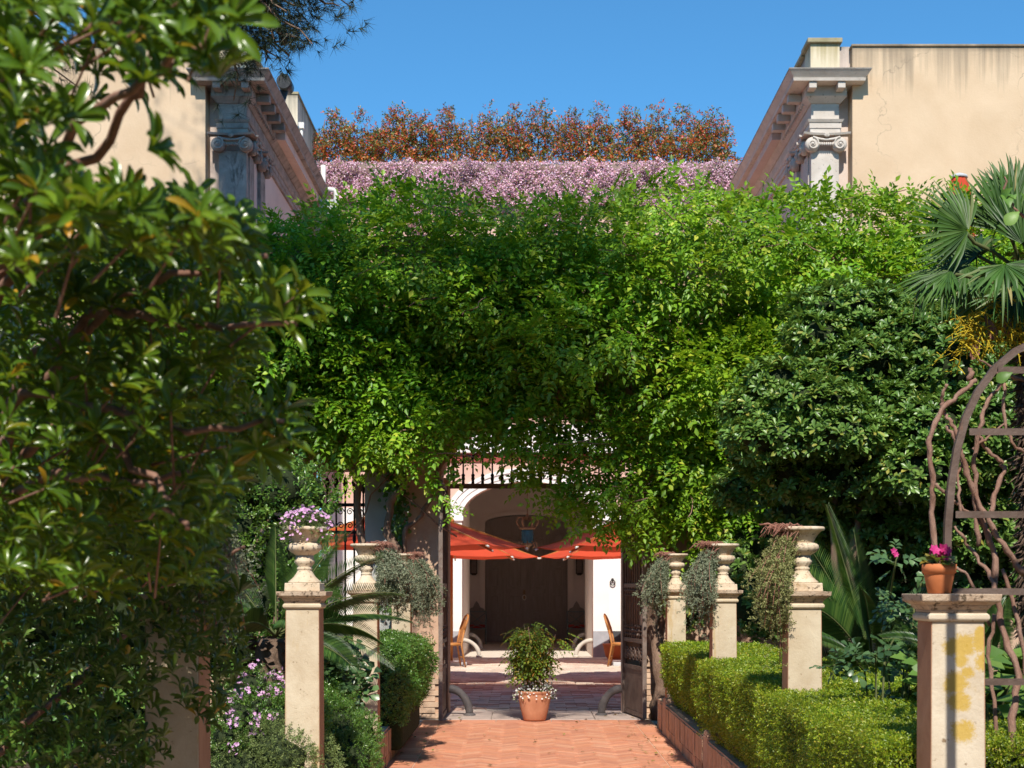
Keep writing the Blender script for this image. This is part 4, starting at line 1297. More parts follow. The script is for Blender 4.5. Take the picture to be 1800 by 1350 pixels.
for sg, nm in ((-1, 'left'), (1, 'right')):
    xx = 0.06 + sg * 1.52
    guard(ac + sg * ah, 33.25, -sg, 0.38, 0.37, M['guard'], 'guard_stone', 'pale curved guard stone at the %s side of the far arch' % nm, 'pale guard stones of the arch')
    guard(ac + sg * ah, 37.3, -sg, 0.30, 0.37, M['guard'], 'guard_stone', 'shaded guard stone deep in the passage, %s side' % nm, 'pale guard stones of the arch')
    t = thing('wall_lantern', 'dark wall lantern %s of the big door' % nm, 'lantern', (xx, 41.85, 2.2), 'wall lanterns beside the big door')
    c = MB()
    for a in ((-.09, -.09), (.09, -.09), (.09, .09), (-.09, .09)): c.box(xx + a[0] - .01, xx + a[0] + .01, 41.8 + a[1] - .01, 41.8 + a[1] + .01, 2.0, 2.42)
    c.frus(xx, 41.8, 1.94, 0.05, 2.0, 0.11).frus(xx, 41.8, 2.42, 0.13, 2.52, 0.03); c.obj('frame', M['blackiron'], t)
    c = MB(); c.box(xx - .078, xx + .078, 41.722, 41.878, 2.002, 2.418); c.obj('glass', M['lampglass'], t)
    c = MB(); c.tube([(xx, 41.8, 2.52), (xx, 41.8, 2.62), (xx, 41.9, 2.66), (xx, 41.999, 2.6)], 0.014, 6); c.obj('bracket', M['blackiron'], t)
    # metal armchair
    cx, cy = 0.06 + sg * 1.40, 40.9
    t = thing('metal_armchair', 'teal metal armchair with red cushion on the %s of the big door' % nm, 'chair', (cx, cy, 0), 'metal armchairs in the vestibule')
    for a in (-1, 1):
        for bb in (-1, 1):
            c = MB(); top = 0.70 if bb < 0 else 0.92
            c.tube([(cx + a * .25, cy + bb * .24, 0.0), (cx + a * .25, cy + bb * .22, 0.45), (cx + a * .25, cy + bb * .23, top)], 0.016, 6); c.obj('leg', M['tealmetal'], t)
        c = MB(); c.tube([(cx + a * .25, cy + .23, 0.72), (cx + a * .26, cy, 0.74), (cx + a * .27, cy - .26, 0.70)], 0.018, 6); c.obj('armrest', M['tealmetal'], t)
    c = MB(); c.tube([(cx - .25, cy + .23, .92), (cx - .1, cy + .25, .90), (cx + .1, cy + .25, .90), (cx + .25, cy + .23, .92)], 0.016, 6).tube([(cx - .25, cy + .23, .5), (cx + .25, cy + .24, .88)], 0.012, 5).tube([(cx + .25, cy + .23, .5), (cx - .25, cy + .24, .88)], 0.012, 5); c.obj('backrest', M['tealmetal'], t)
    c = MB(); c.tube([(cx - .25, cy - .24, .44), (cx + .25, cy - .24, .62)], 0.011, 5).tube([(cx + .25, cy - .24, .44), (cx - .25, cy - .24, .62)], 0.011, 5).box(cx - .25, cx + .25, cy - .24, cy + .22, .42, .445); c.obj('seat_frame', M['tealmetal'], t)
    c = MB(); c.box(cx - .23, cx + .23, cy - .22, cy + .2, .446, .54); c.obj('cushion', M['cushion'], t, 0.03)
    # carved dark chair behind
    kx, ky = 0.06 + sg * 1.44, 41.62
    t = thing('carved_chair', 'dark carved chair with pointed back against the wall, %s of the door' % nm, 'chair', (kx, ky, 0), 'carved chairs in the vestibule')
    prof = [(-.30, .45), (-.30, .80), (-.24, .90), (-.20, .98), (-.10, 1.02), (-.06, 1.12), (0, 1.2), (.06, 1.12), (.10, 1.02), (.20, .98), (.24, .90), (.30, .80), (.30, .45)]
    c = MB(); c.prism([(kx + p[0], p[1]) for p in prof], ky + .18, ky + .23); c.obj('backrest', M['door'], t)
    c = MB(); c.box(kx - .3, kx + .3, ky - .25, ky + .23, .40, .449); c.obj('seat', M['door'], t)
    for a in (-1, 1):
        for bb in (-1, 1):
            c = MB(); c.box(kx + a * .27 - .025, kx + a * .27 + .025, ky + bb * .2 - .025, ky + bb * .2 + .025, 0, .399); c.obj('leg', M['door'], t)

# crowned lantern
lx, ly = 0.07, 35.0
t = thing('crown_lantern', 'hanging blue glass lantern topped by a copper crown', 'lantern', (lx, ly, 2.6))
c = MB(); c.lathe(lx, ly, [(0.14, 2.66), (0.15, 2.70), (0.15, 2.95), (0.14, 2.98)], 12); c.obj('blue_body', M['blueglass'], t)
c = MB(); c.lathe(lx, ly, [(0.16, 2.982), (0.20, 3.0), (0.20, 3.04), (0.17, 3.05)], 16); c.obj('crown_band', M['copper'], t)
for k in range(6):
    a = k * PI / 3
    pts = [(lx + r_ * math.cos(a), ly + r_ * math.sin(a), z) for r_, z in ((0.19, 3.05), (0.26, 3.16), (0.22, 3.27), (0.12, 3.28), (0.05, 3.22))]
    c = MB(); c.tube(pts, [0.02, 0.03, 0.032, 0.025, 0.015], 6); c.tube([(lx + .20 * math.cos(a), ly + .20 * math.sin(a), 3.05), (lx + .2 * math.cos(a), ly + .2 * math.sin(a), 3.12)], [.03, .006], 6); c.obj('crown_arch', M['copper'], t)
c = MB(); c.tube([(lx, ly, 3.22), (lx, ly, 3.30), (lx, ly, 3.36)], [0.02, 0.045, 0.015], 8).tube([(lx, ly, 3.36), (lx, ly, 4.62)], 0.012, 5); c.obj('chain', M['copper'], t)
for k in range(8):
    a = k * PI / 4
    c = MB(); c.tube([(lx + r_ * math.cos(a), ly + r_ * math.sin(a), z) for r_, z in ((0.15, 2.70), (0.22, 2.66), (0.24, 2.58), (0.17, 2.55))], [.014, .022, .02, .01], 6); c.obj('scroll', M['copper'], t)
c = MB(); c.lathe(lx, ly, [(0.14, 2.66), (0.10, 2.60), (0.05, 2.56), (0.03, 2.5), (0.001, 2.47)], 12); c.obj('finial', M['copper'], t)

# ------------------------------------------------------------------ parasols
def parasol(x, y, Rr, ze, za, label, mat, tone, rot=0.0, n=8):
    t = thing('parasol', label, 'parasol', (x, y, 0), 'orange red parasols in the courtyard')
    rim = [(x + Rr * math.cos(rot + 2 * PI * k / n), y + Rr * math.sin(rot + 2 * PI * k / n)) for k in range(n)]
    ap = Vector((x, y, za))
    for k in range(n):
        p, q = Vector((*rim[k], ze)), Vector((*rim[(k + 1) % n], ze))
        V = []; F = []
        m_ = 6
        for i in range(m_ + 1):
            for j in range(m_ + 1):
                e = p.lerp(q, j / m_); v = ap.lerp(e, i / m_)
                sagg = 0.012 * math.sin(j * 2.6 + i * 1.3 + k) - 0.10 * math.sin(PI * i / m_) - 0.06 * (i / m_) * math.sin(PI * j / m_)
                pull = 0.05 * (i / m_) ** 2 * math.sin(PI * j / m_)
                v = v + Vector((x - v[0], y - v[1], 0)) * pull * 0.5 + Vector((0, 0, sagg * 0.5))
                V.append(tuple(v))
        for i in range(m_):
            for j in range(m_):
                a = i * (m_ + 1) + j
                F.append((a, a + 1, a + m_ + 2, a + m_ + 1))
        o = arr_obj('canopy_panel', V, F, mat, t, smooth=True)
        r = MB(); r.obox(ap + Vector((0, 0, -0.05)), p + Vector((0, 0, -0.03)), 0.025, 0.04); rb = r.obj('rib', M['wood'], t)
        d = (p - ap).normalized()
        r = MB(); r.tube([p + Vector((0, 0, -0.03)) - d * 0.03, p + d * 0.03 + Vector((0, 0, -0.03))], 0.017, 8); r.obj('rib_tip', M['whiteplastic'], rb)
    c = MB(); c.tube([(x, y, 0.1), (x, y, za + 0.05)], 0.042, 12); c.obj('pole', M['wood'], t)
    c = MB(); c.lathe(x, y, [(0.06, za + 0.02), (0.07, za + 0.06), (0.02, za + 0.14)], 12); c.obj('finial', M['wood'], t)
    c = MB(); c.box(x - 0.33, x + 0.33, y - 0.33, y + 0.33, 0.0, 0.085); c.obj('base', M['concrete'], t, 0.015)
    return t


parasol(-2.0, 23.6, 2.03, 2.26, 2.98, 'nearer left red parasol with dappled light on its slope', M['fabric'], 0)
parasol(2.25, 23.6, 2.05, 2.24, 2.98, 'nearer right red parasol rising behind the hanging wisteria', M['fabric'], 0)
parasol(-1.5, 29.6, 1.78, 2.22, 2.9, 'farther left orange parasol on a wooden pole in full sun', M['fabric'], 0)
parasol(2.12, 29.6, 1.80, 2.22, 2.9, 'farther right orange parasol whose base shows by the right jamb', M['fabric'], 0)

# closed parasol on the roof terrace behind the palm
t = thing('terrace', 'raised terrace platform behind the garden wall on the right', 'terrace', (9, 21.5, 0))
c = MB(); c.box(4.6, 14, 18.4, 24.8, 4.9, 5.1); c.obj('platform', M['coping'], t)
c = MB(); c.box(4.6, 4.8, 18.4, 24.8, -0.05, 4.899); c.obj('support_wall', M['wallplaster'], t)
t = thing('closed_parasol', 'furled red parasol with a gray cap rising behind the fan palm', 'parasol', (6.6, 22, 5.1))
ux, uy = 6.59, 22.0
c = MB(); c.tube([(ux, uy, 5.1), (ux, uy, 7.75)], 0.035, 10); c.obj('pole', M['wood'], t)
prof = [(0.10, 6.4), (0.2, 6.45), (0.24, 6.9), (0.21, 7.3), (0.17, 7.6), (0.12, 7.78), (0.09, 7.8)]
c = MB(); c.lathe(ux, uy, prof, 40, {i: (9, 0.22 - 0.02 * i) for i in range(6)}); c.obj('furled_canopy', M['fabric'], t)
c = MB(); c.lathe(ux, uy, [(0.13, 7.801), (0.12, 7.84), (0.05, 7.87), (0.01, 7.88)], 14); c.obj('cap', M['concrete'], t)

# rattan chairs just inside the gate
def rattan_chair(x, y, rz, label):
    t = thing('rattan_chair', label, 'chair', (x, y, 0), 'rattan chairs in the courtyard')
    ca, sa = math.cos(rz), math.sin(rz)
    G = lambda u, v, z: (x + u * ca - v * sa, y + u * sa + v * ca, z)
    for u, v in ((-.2, -.2), (.2, -.2)):
        c = MB(); c.tube([G(u * 1.1, v * 1.15, 0), G(u, v, .45)], 0.018, 7); c.obj('leg', M['wicker'], t)
    for u in (-.2, .2):
        c = MB(); c.tube([G(u * 1.1, .28, 0), G(u, .2, .45), G(u * 1.0, .26, .75)], 0.018, 7); c.obj('leg', M['wicker'], t)
    c = MB(); c.tube([G(-.2, .26, .75), G(-.2, .32, .92), G(-.12, .36, 1.02), G(0, .37, 1.05), G(.12, .36, 1.02), G(.2, .32, .92), G(.2, .26, .75)], 0.02, 8); c.obj('back_frame', M['wicker'], t)
    c = MB()
    pts = [G(a * .18, .2 + (z - .5) * .3, z) for z, a in ((.5, -1), (.5, 1), (.95, 1), (.95, -1))]
    c.hexa(pts, [tuple(Vector(p) + Vector((-sa * .02, ca * .02, 0))) for p in pts]); c.obj('backrest', M['wicker'], t)
    c = MB(); c.lathe(x, y, [(0.21, .43), (0.235, .45), (0.235, .47), (0.21, .485)], 20); c.obj('seat', M['wicker'], t)
    c = MB(); c.tube([G(-.21, -.2, .2), G(.21, -.2, .2)], 0.012, 6).tube([G(-.21, .24, .2), G(.21, .24, .2)], 0.012, 6); c.obj('stretcher', M['wicker'], t)


rattan_chair(-1.5, 29.0, R(-75), 'orange rattan bistro chair beside the left parasol pole')
rattan_chair(1.98, 29.2, R(80), 'brown rattan chair showing only its curved back by the right gate leaf')
t = thing('terracotta_bowl', 'low terracotta bowl planter by the white wall right of the arch', 'planter', (2.02, 32.2, 0))
c = MB(); c.lathe(2.02, 32.2, [(0.16, 0.0), (0.22, 0.06), (0.26, 0.2), (0.27, 0.3), (0.29, 0.31), (0.29, 0.34), (0.25, 0.34), (0.23, 0.28)], 24); c.obj('bowl', M['orangepot'], t)

# ================================================================== vegetation
def arrf(*p): return np.array([list(q) for q in p], float)


# ------------------------------------------------------------------ wisteria over the wall
WT = [pinnate(4, s) for s in range(4)]
t = thing('wisteria', 'huge wisteria draped over the garden wall and gateway, shaded on its left side', 'climber', (0, 17.2, 0))
topx = [200, 300, 440, 520, 560, 640, 720, 780, 830, 900, 960, 1060, 1100, 1170, 1230, 1290, 1400, 1500, 1600, 1720, 1900, 2100]
topy = [430, 425, 400, 388, 372, 350, 322, 345, 366, 360, 358, 343, 345, 315, 332, 352, 338, 345, 340, 352, 352, 352]
botx = [200, 440, 540, 580, 640, 680, 720, 760, 800, 850, 900, 925, 960, 1010, 1060, 1100, 1140, 1165, 1200, 1290, 1330, 1400, 1900, 2100]
boty = [760, 800, 840, 840, 850, 870, 815, 770, 760, 750, 755, 850, 900, 915, 930, 960, 950, 820, 965, 985, 900, 850, 720, 700]
clumps = []
tries = 0
while len(clumps) < 330 and tries < 30000:
    tries += 1
    px = RS.uniform(220, 2050); py = RS.uniform(290, 975)
    r = RS.uniform(0.24, 0.60)
    rp = r * 148
    if py - rp * 0.8 < np.interp(px, topx, topy) or py + rp * 0.75 > np.interp(px, botx, boty): continue
    thick = 1.25 * np.clip((np.interp(px, botx, boty) - py) / 300, 0.15, 1.0)
    d = 17.35 - RS.rand() * thick * (0.8 + 0.4 * math.sin(px * 0.011) * math.cos(py * 0.017))
    c0 = W(px, py, d)
    clumps.append((c0, (r * 1.1, r * 0.75, r * 0.72)))
for px, py, r in ((800, 735, .22), (840, 730, .22), (880, 735, .22), (915, 745, .22), (760, 765, .22), (725, 785, .24), (950, 860, .2), (985, 880, .2), (1020, 890, .22), (940, 810, .2), (990, 820, .24), (740, 820, .2), (775, 800, .17), (1000, 895, .18), (1050, 900, .20), (1090, 905, .22), (1110, 925, .2), (1075, 860, .2), (1110, 870, .2), (975, 845, .16), (1120, 830, .3), (1080, 745, .26), (1030, 735, .26), (970, 725, .26), (820, 720, .3), (870, 725, .3), (920, 730, .3), (1215, 940, .22), (1250, 930, .25), (1290, 900, .28), (1230, 900, .26), (1190, 955, .18), (1320, 870, .28), (1150, 870, .22)):
    clumps.append((W(px, py, 17.15 - RS.rand() * .25), (r, r * .8, r * .8)))
for px in np.arange(240, 2050, 40):
    for py in (430, 520, 610, 690):
        if py < np.interp(px, botx, boty) - 90: lump([(W(px + RS.normal() * 10, py, 17.45), (.42, .14, .42))], t, 'shaded_tangle', .9) if False else None
# the crest that lies over the coping
for px in np.arange(220, 2050, 26):
    py = np.interp(px, topx, topy)
    r = RS.uniform(0.2, 0.36)
    c0 = W(px + RS.normal() * 10, py + r * 148 * 0.85 + RS.rand() * 10, 17.3 + RS.rand() * 0.5)
    clumps.append((c0, (r, r, r * 0.8)))
P, Dn = blob_pts(clumps, 28000, 0.74)
keep = Dn[:, 1] < 0.45
P, Dn = P[keep], Dn[keep]
n = len(P)
D = nrm(Dn * 0.8 + RS.normal(size=(n, 3)) * 0.5 + np.array([0, -0.35, -0.12]))
N = nrm(np.array([0, -0.55, 0.9]) + RS.normal(size=(n, 3)) * 0.35 + Dn * 0.3)
S = RS.uniform(0.21, 0.37, n)
foliage('foliage', t, M['wist'], WT, P, D, N, S)
# hanging loose runners that stand off the mass
P2, D2, N2, S2 = [], [], [], []
tend = MB()
for k in range(120):
    c0, r = clumps[RS.randint(len(clumps))]
    a = Vector(c0) + Vector((RS.normal() * 0.1, -r[1] * 0.9, RS.normal() * 0.15))
    e = a + Vector((RS.normal() * 0.35, -0.15 - 0.2 * RS.rand(), RS.uniform(-0.45, 0.25)))
    pts = sway(a, e, 6, 0.04, k)
    tend.tube(pts, 0.006, 4)
    for p in pts[1:]:
        for q in range(2):
            P2.append(p); D2.append((RS.normal(), -0.4, -0.3 + RS.normal() * 0.5)); N2.append((0, -0.5, 0.9)); S2.append(RS.uniform(0.14, 0.24))
foliage('runner_leaves', t, M['wist'], WT, P2, D2, N2, S2)
tend.obj('tendrils', M['vinebark'], t, kind='stuff')
# woody stems either side of the gate and twigs in the shade
def stem(name, pts, r0, r1, mat, parent, seed=0, n=10, amp=0.05, seg=8):
    full = []
    for i in range(len(pts) - 1):
        s_ = sway(pts[i], pts[i + 1], n, amp, seed + i)
        full += s_ if i == 0 else s_[1:]
    m_ = len(full)
    c = MB(); c.tube(full, [r0 + (r1 - r0) * i / (m_ - 1) * 1.0 + r0 * 0.12 * math.sin(i * 1.7 + seed) for i in range(m_)], seg)
    return c.obj(name, mat, parent)
for k, (pts, r0, r1) in enumerate((
        ([(1.62, 17.5, 0), (1.55, 17.4, 1.4), (1.75, 17.4, 2.5), (1.5, 17.3, 3.6), (0.6, 17.3, 4.0)], 0.09, 0.05),
        ([(1.78, 17.5, 0), (1.85, 17.4, 1.6), (1.58, 17.38, 2.6), (2.0, 17.3, 3.9), (3.0, 17.3, 4.6)], 0.075, 0.04),
        ([(1.70, 17.55, 0), (1.68, 17.45, 1.9), (2.0, 17.4, 2.9), (2.8, 17.3, 3.6)], 0.05, 0.03),
        ([(-1.52, 17.55, 0), (-1.5, 17.45, 1.6), (-1.62, 17.4, 2.6), (-1.2, 17.3, 3.3), (0.2, 17.3, 3.9)], 0.06, 0.035),
        ([(-1.58, 17.55, 0), (-1.45, 17.45, 2.2), (-1.05, 17.4, 2.8), (-0.8, 17.3, 3.6)], 0.035, 0.02),
        ([(-2.0, 17.5, 0), (-2.0, 17.5, 2.9), (-2.9, 17.3, 4.0), (-3.6, 17.2, 5.0)], 0.05, 0.03))):
    stem('stem', pts, r0, r1, M['bark'], t, k * 7, 9, 0.06)
c = MB()
for k in range(90):
    px = RS.uniform(480, 1600); py = RS.uniform(520, 850)
    if py > np.interp(px, botx, boty) + 30: continue
    a = W(px, py, 17.45); e = a + Vector((RS.normal() * 0.6, RS.uniform(-0.25, 0.05), RS.normal() * 0.5))
    c.tube(sway(a, e, 5, 0.07, k), 0.010, 4)
c.obj('twigs', M['vinebark'], t, kind='stuff')
# ivy on the pale strip
t = thing('ivy', 'dark ivy climbing the pale strip of the left gate pier', 'ivy', (-1.5, 17.6, 0))
n = 700
z = RS.rand(n) ** 0.8 * 2.2 + 0.9
P = np.stack([-1.53 + RS.normal(size=n) * (0.04 + 0.05 * np.sin(z * 3) ** 2), 17.58 - RS.rand(n) * 0.10, z], 1)
D = np.stack([RS.normal(size=n) * 0.7, -0.3 + RS.normal(size=n) * 0.2, -0.7 + RS.normal(size=n) * 0.4], 1)
foliage('foliage', t, M['boxdark'], [LEAF['mid'] if False else scatter(*LEAF['mid'], [(0, 0, 0)], frames([(1, 0, 0)], [(0, 0, 1)]), [1.0], 0.85)], P, D, np.tile([0, -1, 0.3], (n, 1)) + RS.normal(size=(n, 3)) * 0.3, RS.uniform(0.04, 0.075, n))
stem('stem', [(-1.53, 17.62, 0), (-1.5, 17.62, 1.5), (-1.55, 17.62, 3.0)], 0.018, 0.010, M['bark'], t, 3)

# ------------------------------------------------------------------ big pittosporum on the right
RT = [rosette('mid', 9, s, 0.40, 0.35) for s in range(4)]
def shrub(name, label, catg, base, blobs, tmpl, n, size, mat, up=0.5, shell=0.6, stems=3, core=0.62, group=None, stem_r=0.03, barkm=None, nrmup=0.8, smooth=False, face=None):
    t = thing(name, label, catg, base, group)
    if core: lump(blobs, t, k=core)
    P, Dn = blob_pts(blobs, n, shell)
    if face is not None:
        k = (Dn @ np.array(face)) > -0.45
        P, Dn = P[k], Dn[k]
    k = P[:, 2] > 0.02
    P, Dn = P[k], Dn[k]
    m_ = len(P)
    D = nrm(Dn + np.array([0, 0, up]) + RS.normal(size=(m_, 3)) * 0.35)
    N = nrm(Dn * 0.4 + np.array([0, -0.2, nrmup]) + RS.normal(size=(m_, 3)) * 0.4)
    foliage('foliage', t, mat, tmpl, P, D, N, RS.uniform(size[0], size[1], m_), smooth=smooth)
    for s_ in range(stems):
        c0, r = blobs[s_ % len(blobs)]
        stem('stem', [tuple(Vector(base) + Vector((RS.normal() * 0.08, RS.normal() * 0.08, -0.03))), tuple(Vector(base).lerp(Vector(c0), 0.5) + Vector((RS.normal() * .1, RS.normal() * .1, 0))), tuple(c0)], stem_r, stem_r * 0.4, barkm or M['bark'], t, s_ * 5)
    return t


def pxblobs(lst):
    """(px, py, distance, radius px wide, radius px high) -> ellipsoids"""
    out = []
    for px, py, d, rx, rz in lst:
        s_ = FPX / d
        out.append((W(px, py, d), (rx / s_, 0.8 * (rx + rz) / 2 / s_, rz / s_)))
    return out


pb_ = pxblobs([(1490, 545, 14.6, 115, 50), (1440, 590, 14.4, 70, 45), (1570, 600, 14.5, 95, 60), (1520, 640, 14.3, 85, 50),
               (1380, 670, 14.2, 85, 42), (1330, 720, 14.2, 70, 40), (1430, 705, 14.0, 95, 42), (1350, 770, 14.0, 85, 45), (1470, 760, 14.0, 110, 50),
               (1580, 730, 14.2, 100, 60), (1660, 640, 14.4, 110, 110), (1620, 830, 14.0, 100, 55), (1500, 840, 14.4, 110, 60), (1400, 830, 14.5, 80, 55),
               (1740, 760, 14.3, 100, 110), (1690, 540, 14.8, 90, 60), (1560, 920, 14.8, 110, 60), (1700, 920, 14.6, 120, 80), (1800, 560, 14.8, 90, 80), (1340, 800, 14.6, 60, 40), (1420, 900, 14.9, 90, 50), (1300, 860, 15.2, 50, 40), (1480, 920, 14.9, 90, 50), (1640, 750, 14.0, 90, 60)])
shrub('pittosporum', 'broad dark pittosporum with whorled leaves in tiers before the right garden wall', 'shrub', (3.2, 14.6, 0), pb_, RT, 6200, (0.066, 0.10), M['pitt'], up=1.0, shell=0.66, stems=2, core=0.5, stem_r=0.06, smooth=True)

bl = pxblobs([(1280, 1010, 16.6, 60, 60), (1340, 1060, 16.0, 70, 70), (1420, 960, 16.4, 90, 70), (1500, 1010, 15.5, 90, 80), (1420, 1080, 15.4, 80, 60), (1600, 980, 15.6, 90, 80), (1700, 1050, 15, 110, 90), (1580, 1080, 15, 80, 60), (1800, 980, 15, 110, 110), (1200, 1060, 17.0, 40, 60), (1330, 960, 17, 60, 50)])
shrub('dark_shrub', 'very dark leafy undergrowth in the shade behind the right pedestals', 'shrub', (3, 15.8, 0), bl, RT, 1500, (.05, .09), M['pitt'], up=.3, shell=.7, stems=0, core=.75, stem_r=.03)
# ------------------------------------------------------------------ clipped box hedges
BT = [sprig(6, s, 0.55) for s in range(4)]
def fnoise(x, y, s=1.0):
    return (np.sin(x * 3.1 * s + 1.3) * np.cos(y * 2.7 * s + 0.4) + 0.6 * np.sin(x * 6.3 * s + y * 5.1 * s) + 0.4 * np.cos(x * 11 * s - y * 9 * s + 2)) / 2


def hedge(label, x0, x1, y0, y1, z1, n_m2, leaf, mat, gaps=(), rough=0.022, z0=0.34, group=None, faces='tlf'):
    t = thing('box_hedge', label, 'hedge', ((x0 + x1) / 2, (y0 + y1) / 2, 0), group)
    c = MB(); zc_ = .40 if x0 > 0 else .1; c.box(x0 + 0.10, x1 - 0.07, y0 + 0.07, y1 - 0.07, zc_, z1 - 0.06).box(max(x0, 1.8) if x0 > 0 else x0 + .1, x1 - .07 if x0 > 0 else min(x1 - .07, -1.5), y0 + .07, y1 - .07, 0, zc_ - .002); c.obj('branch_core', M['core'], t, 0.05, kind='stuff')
    Ps, Ns = [], []
    def area(n): return max(1, int(n))
    def addf(P, Nn): Ps.append(P); Ns.append(np.tile(Nn, (len(P), 1)))
    # top
    n = area((x1 - x0) * (y1 - y0) * n_m2); u = RS.uniform(x0, x1, n); v = RS.uniform(y0, y1, n)
    edge = np.minimum(np.minimum(u - x0, x1 - u), np.minimum(v - y0, y1 - v))
    z = z1 + fnoise(u, v, 1.2) * rough * .5 - np.clip(0.06 - edge, 0, 1) * 0.8 - RS.rand(n) * 0.05
    addf(np.stack([u, v, z], 1), (0, 0, 1))
    for f, (fx_, sgn) in {'l': (x0, -1), 'r': (x1, 1)}.items():
        if f not in faces: continue
        n = area((z1 - z0) * (y1 - y0) * n_m2 * 0.8); v = RS.uniform(y0, y1, n); z = RS.uniform(z0, z1, n)
        cut = np.zeros(n)
        for gy in gaps: cut += np.exp(-((v - gy) / 0.16) ** 2) * 0.09
        low = np.clip((z0 + 0.3 - z) / 0.3, 0, 1) * 0.16
        u = fx_ + sgn * (fnoise(v, z, 1.1) * rough * 1.6 - cut - low) - sgn * RS.rand(n) * 0.05
        addf(np.stack([u, v, z], 1), (sgn, 0, 0))
    for f, (fy_, sgn) in {'f': (y0, -1), 'b': (y1, 1)}.items():
        if f not in faces: continue
        n = area((z1 - z0) * (x1 - x0) * n_m2 * 0.8); u = RS.uniform(x0, x1, n); z = RS.uniform(z0, z1, n)
        v = fy_ + sgn * fnoise(u, z, 1.1) * rough * 1.6 - sgn * RS.rand(n) * 0.05
        addf(np.stack([u, v, z], 1), (0, sgn, 0))
    P = np.concatenate(Ps); Nn = np.concatenate(Ns)
    m_ = len(P)
    D = nrm(Nn * 0.8 + np.array([0, 0, 0.45]) + RS.normal(size=(m_, 3)) * 0.55)
    N = nrm(Nn * 1.25 + np.array([0, -0.12, 0.22]) + RS.normal(size=(m_, 3)) * 0.42)
    foliage('foliage', t, mat, BT, P, D, N, RS.uniform(leaf * 0.8, leaf * 1.2, m_))
    return t


hedge('near bright clipped box hedge on the right in front of the second pedestal', 1.37, 2.9, 5.66, 8.42, 1.0, 8200, 0.0112, M['box'], PED_Y, faces='tlfr', group='box hedges by the path')
hedge('middle clipped box hedge on the right between the second and third pedestals', 1.41, 2.7, 8.80, 11.86, 1.0, 5200, 0.0138, M['box'], PED_Y, faces='tlf', group='box hedges by the path')
hedge('far clipped box hedge on the right ending beside the right brick pier', 1.47, 2.55, 12.3, 15.75, 0.98, 2800, 0.018, M['box'], PED_Y, faces='tlf', group='box hedges by the path')
hedge('loose dark green box bush on the left beside the gate pier', -1.75, -1.05, 13.2, 15.6, 1.06, 2600, 0.021, M['boxdark'], PED_Y, rough=0.13, faces='tlfr', group='box hedges by the path')
hedge('loose left box bush swelling over the low wall, below the white rimmed urn', -2.0, -1.40, 9.7, 12.0, 0.84, 2800, 0.018, M['boxdark'], PED_Y, rough=0.15, faces='tlfr', group='box hedges by the path')

# low fine-leaved cushions on the left
ST = [sprig(8, s, 0.42) for s in range(3)]
for k, (lst, lab, mat_) in enumerate((
        ([(470, 1345, 8.6, 95, 75), (540, 1350, 8.9, 60, 70), (410, 1365, 8.4, 60, 70)], 'fine-leaved gray-green cushion at the foot of the left pink-flower pedestal', 'silver'),
        ([(590, 1290, 10.2, 50, 60), (610, 1345, 10.0, 60, 60), (640, 1300, 11.0, 30, 50)], 'rounded green shrublet between the two left urn pedestals', 'boxdark'))):
    bl = pxblobs(lst); shrub('low_shrub', lab, 'shrub', (bl[0][0][0], bl[0][0][1], 0), bl, ST, 3800, (0.010, 0.017), M[mat_], up=0.6, shell=0.75, stems=2, core=0.7)


def flower_tmpl(n=5, seed=0):
    P = []; D = []; N = []; S = []
    for i in range(n):
        a = 2 * PI * i / n
        P.append((0, 0, 0)); D.append((math.cos(a), math.sin(a), 0.25)); N.append((0, 0, 1)); S.append(1.0)
    return scatter(*LEAF['small'], P, frames(D, N), S, 0.8)


FT = [flower_tmpl(5), flower_tmpl(6)]
# pink geraniums low on the left
t = thing('geranium', 'pink geraniums flowering low behind the left pedestals', 'flowers', (-1.75, 8.6, 0))
bl = pxblobs([(420, 1260, 8.6, 50, 45), (460, 1240, 8.9, 35, 30), (395, 1300, 8.4, 40, 40), (440, 1205, 9.0, 60, 30)])
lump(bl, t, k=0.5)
P, Dn = blob_pts(bl, 900, 0.5); foliage('foliage', t, M['boxdark'], ST, P, Dn + RS.normal(size=P.shape) * .4, Dn + np.array([0, 0, .6]), RS.uniform(0.012, 0.022, len(P)))
heads = []
Pf = []
for k in range(34):
    p, d = blob_pts(bl, 1, 1.0)
    hc = p[0] + np.array([0, -0.03, 0.02])
    Pf.append(hc + RS.normal(size=(9, 3)) * 0.018)
Pf = np.concatenate(Pf)
foliage('flower_heads', t, M['pinkfl'], FT, Pf, rdir(len(Pf)), np.tile([0, -0.7, 0.7], (len(Pf), 1)) + RS.normal(size=(len(Pf), 3)) * .3, RS.uniform(0.010, 0.016, len(Pf)))

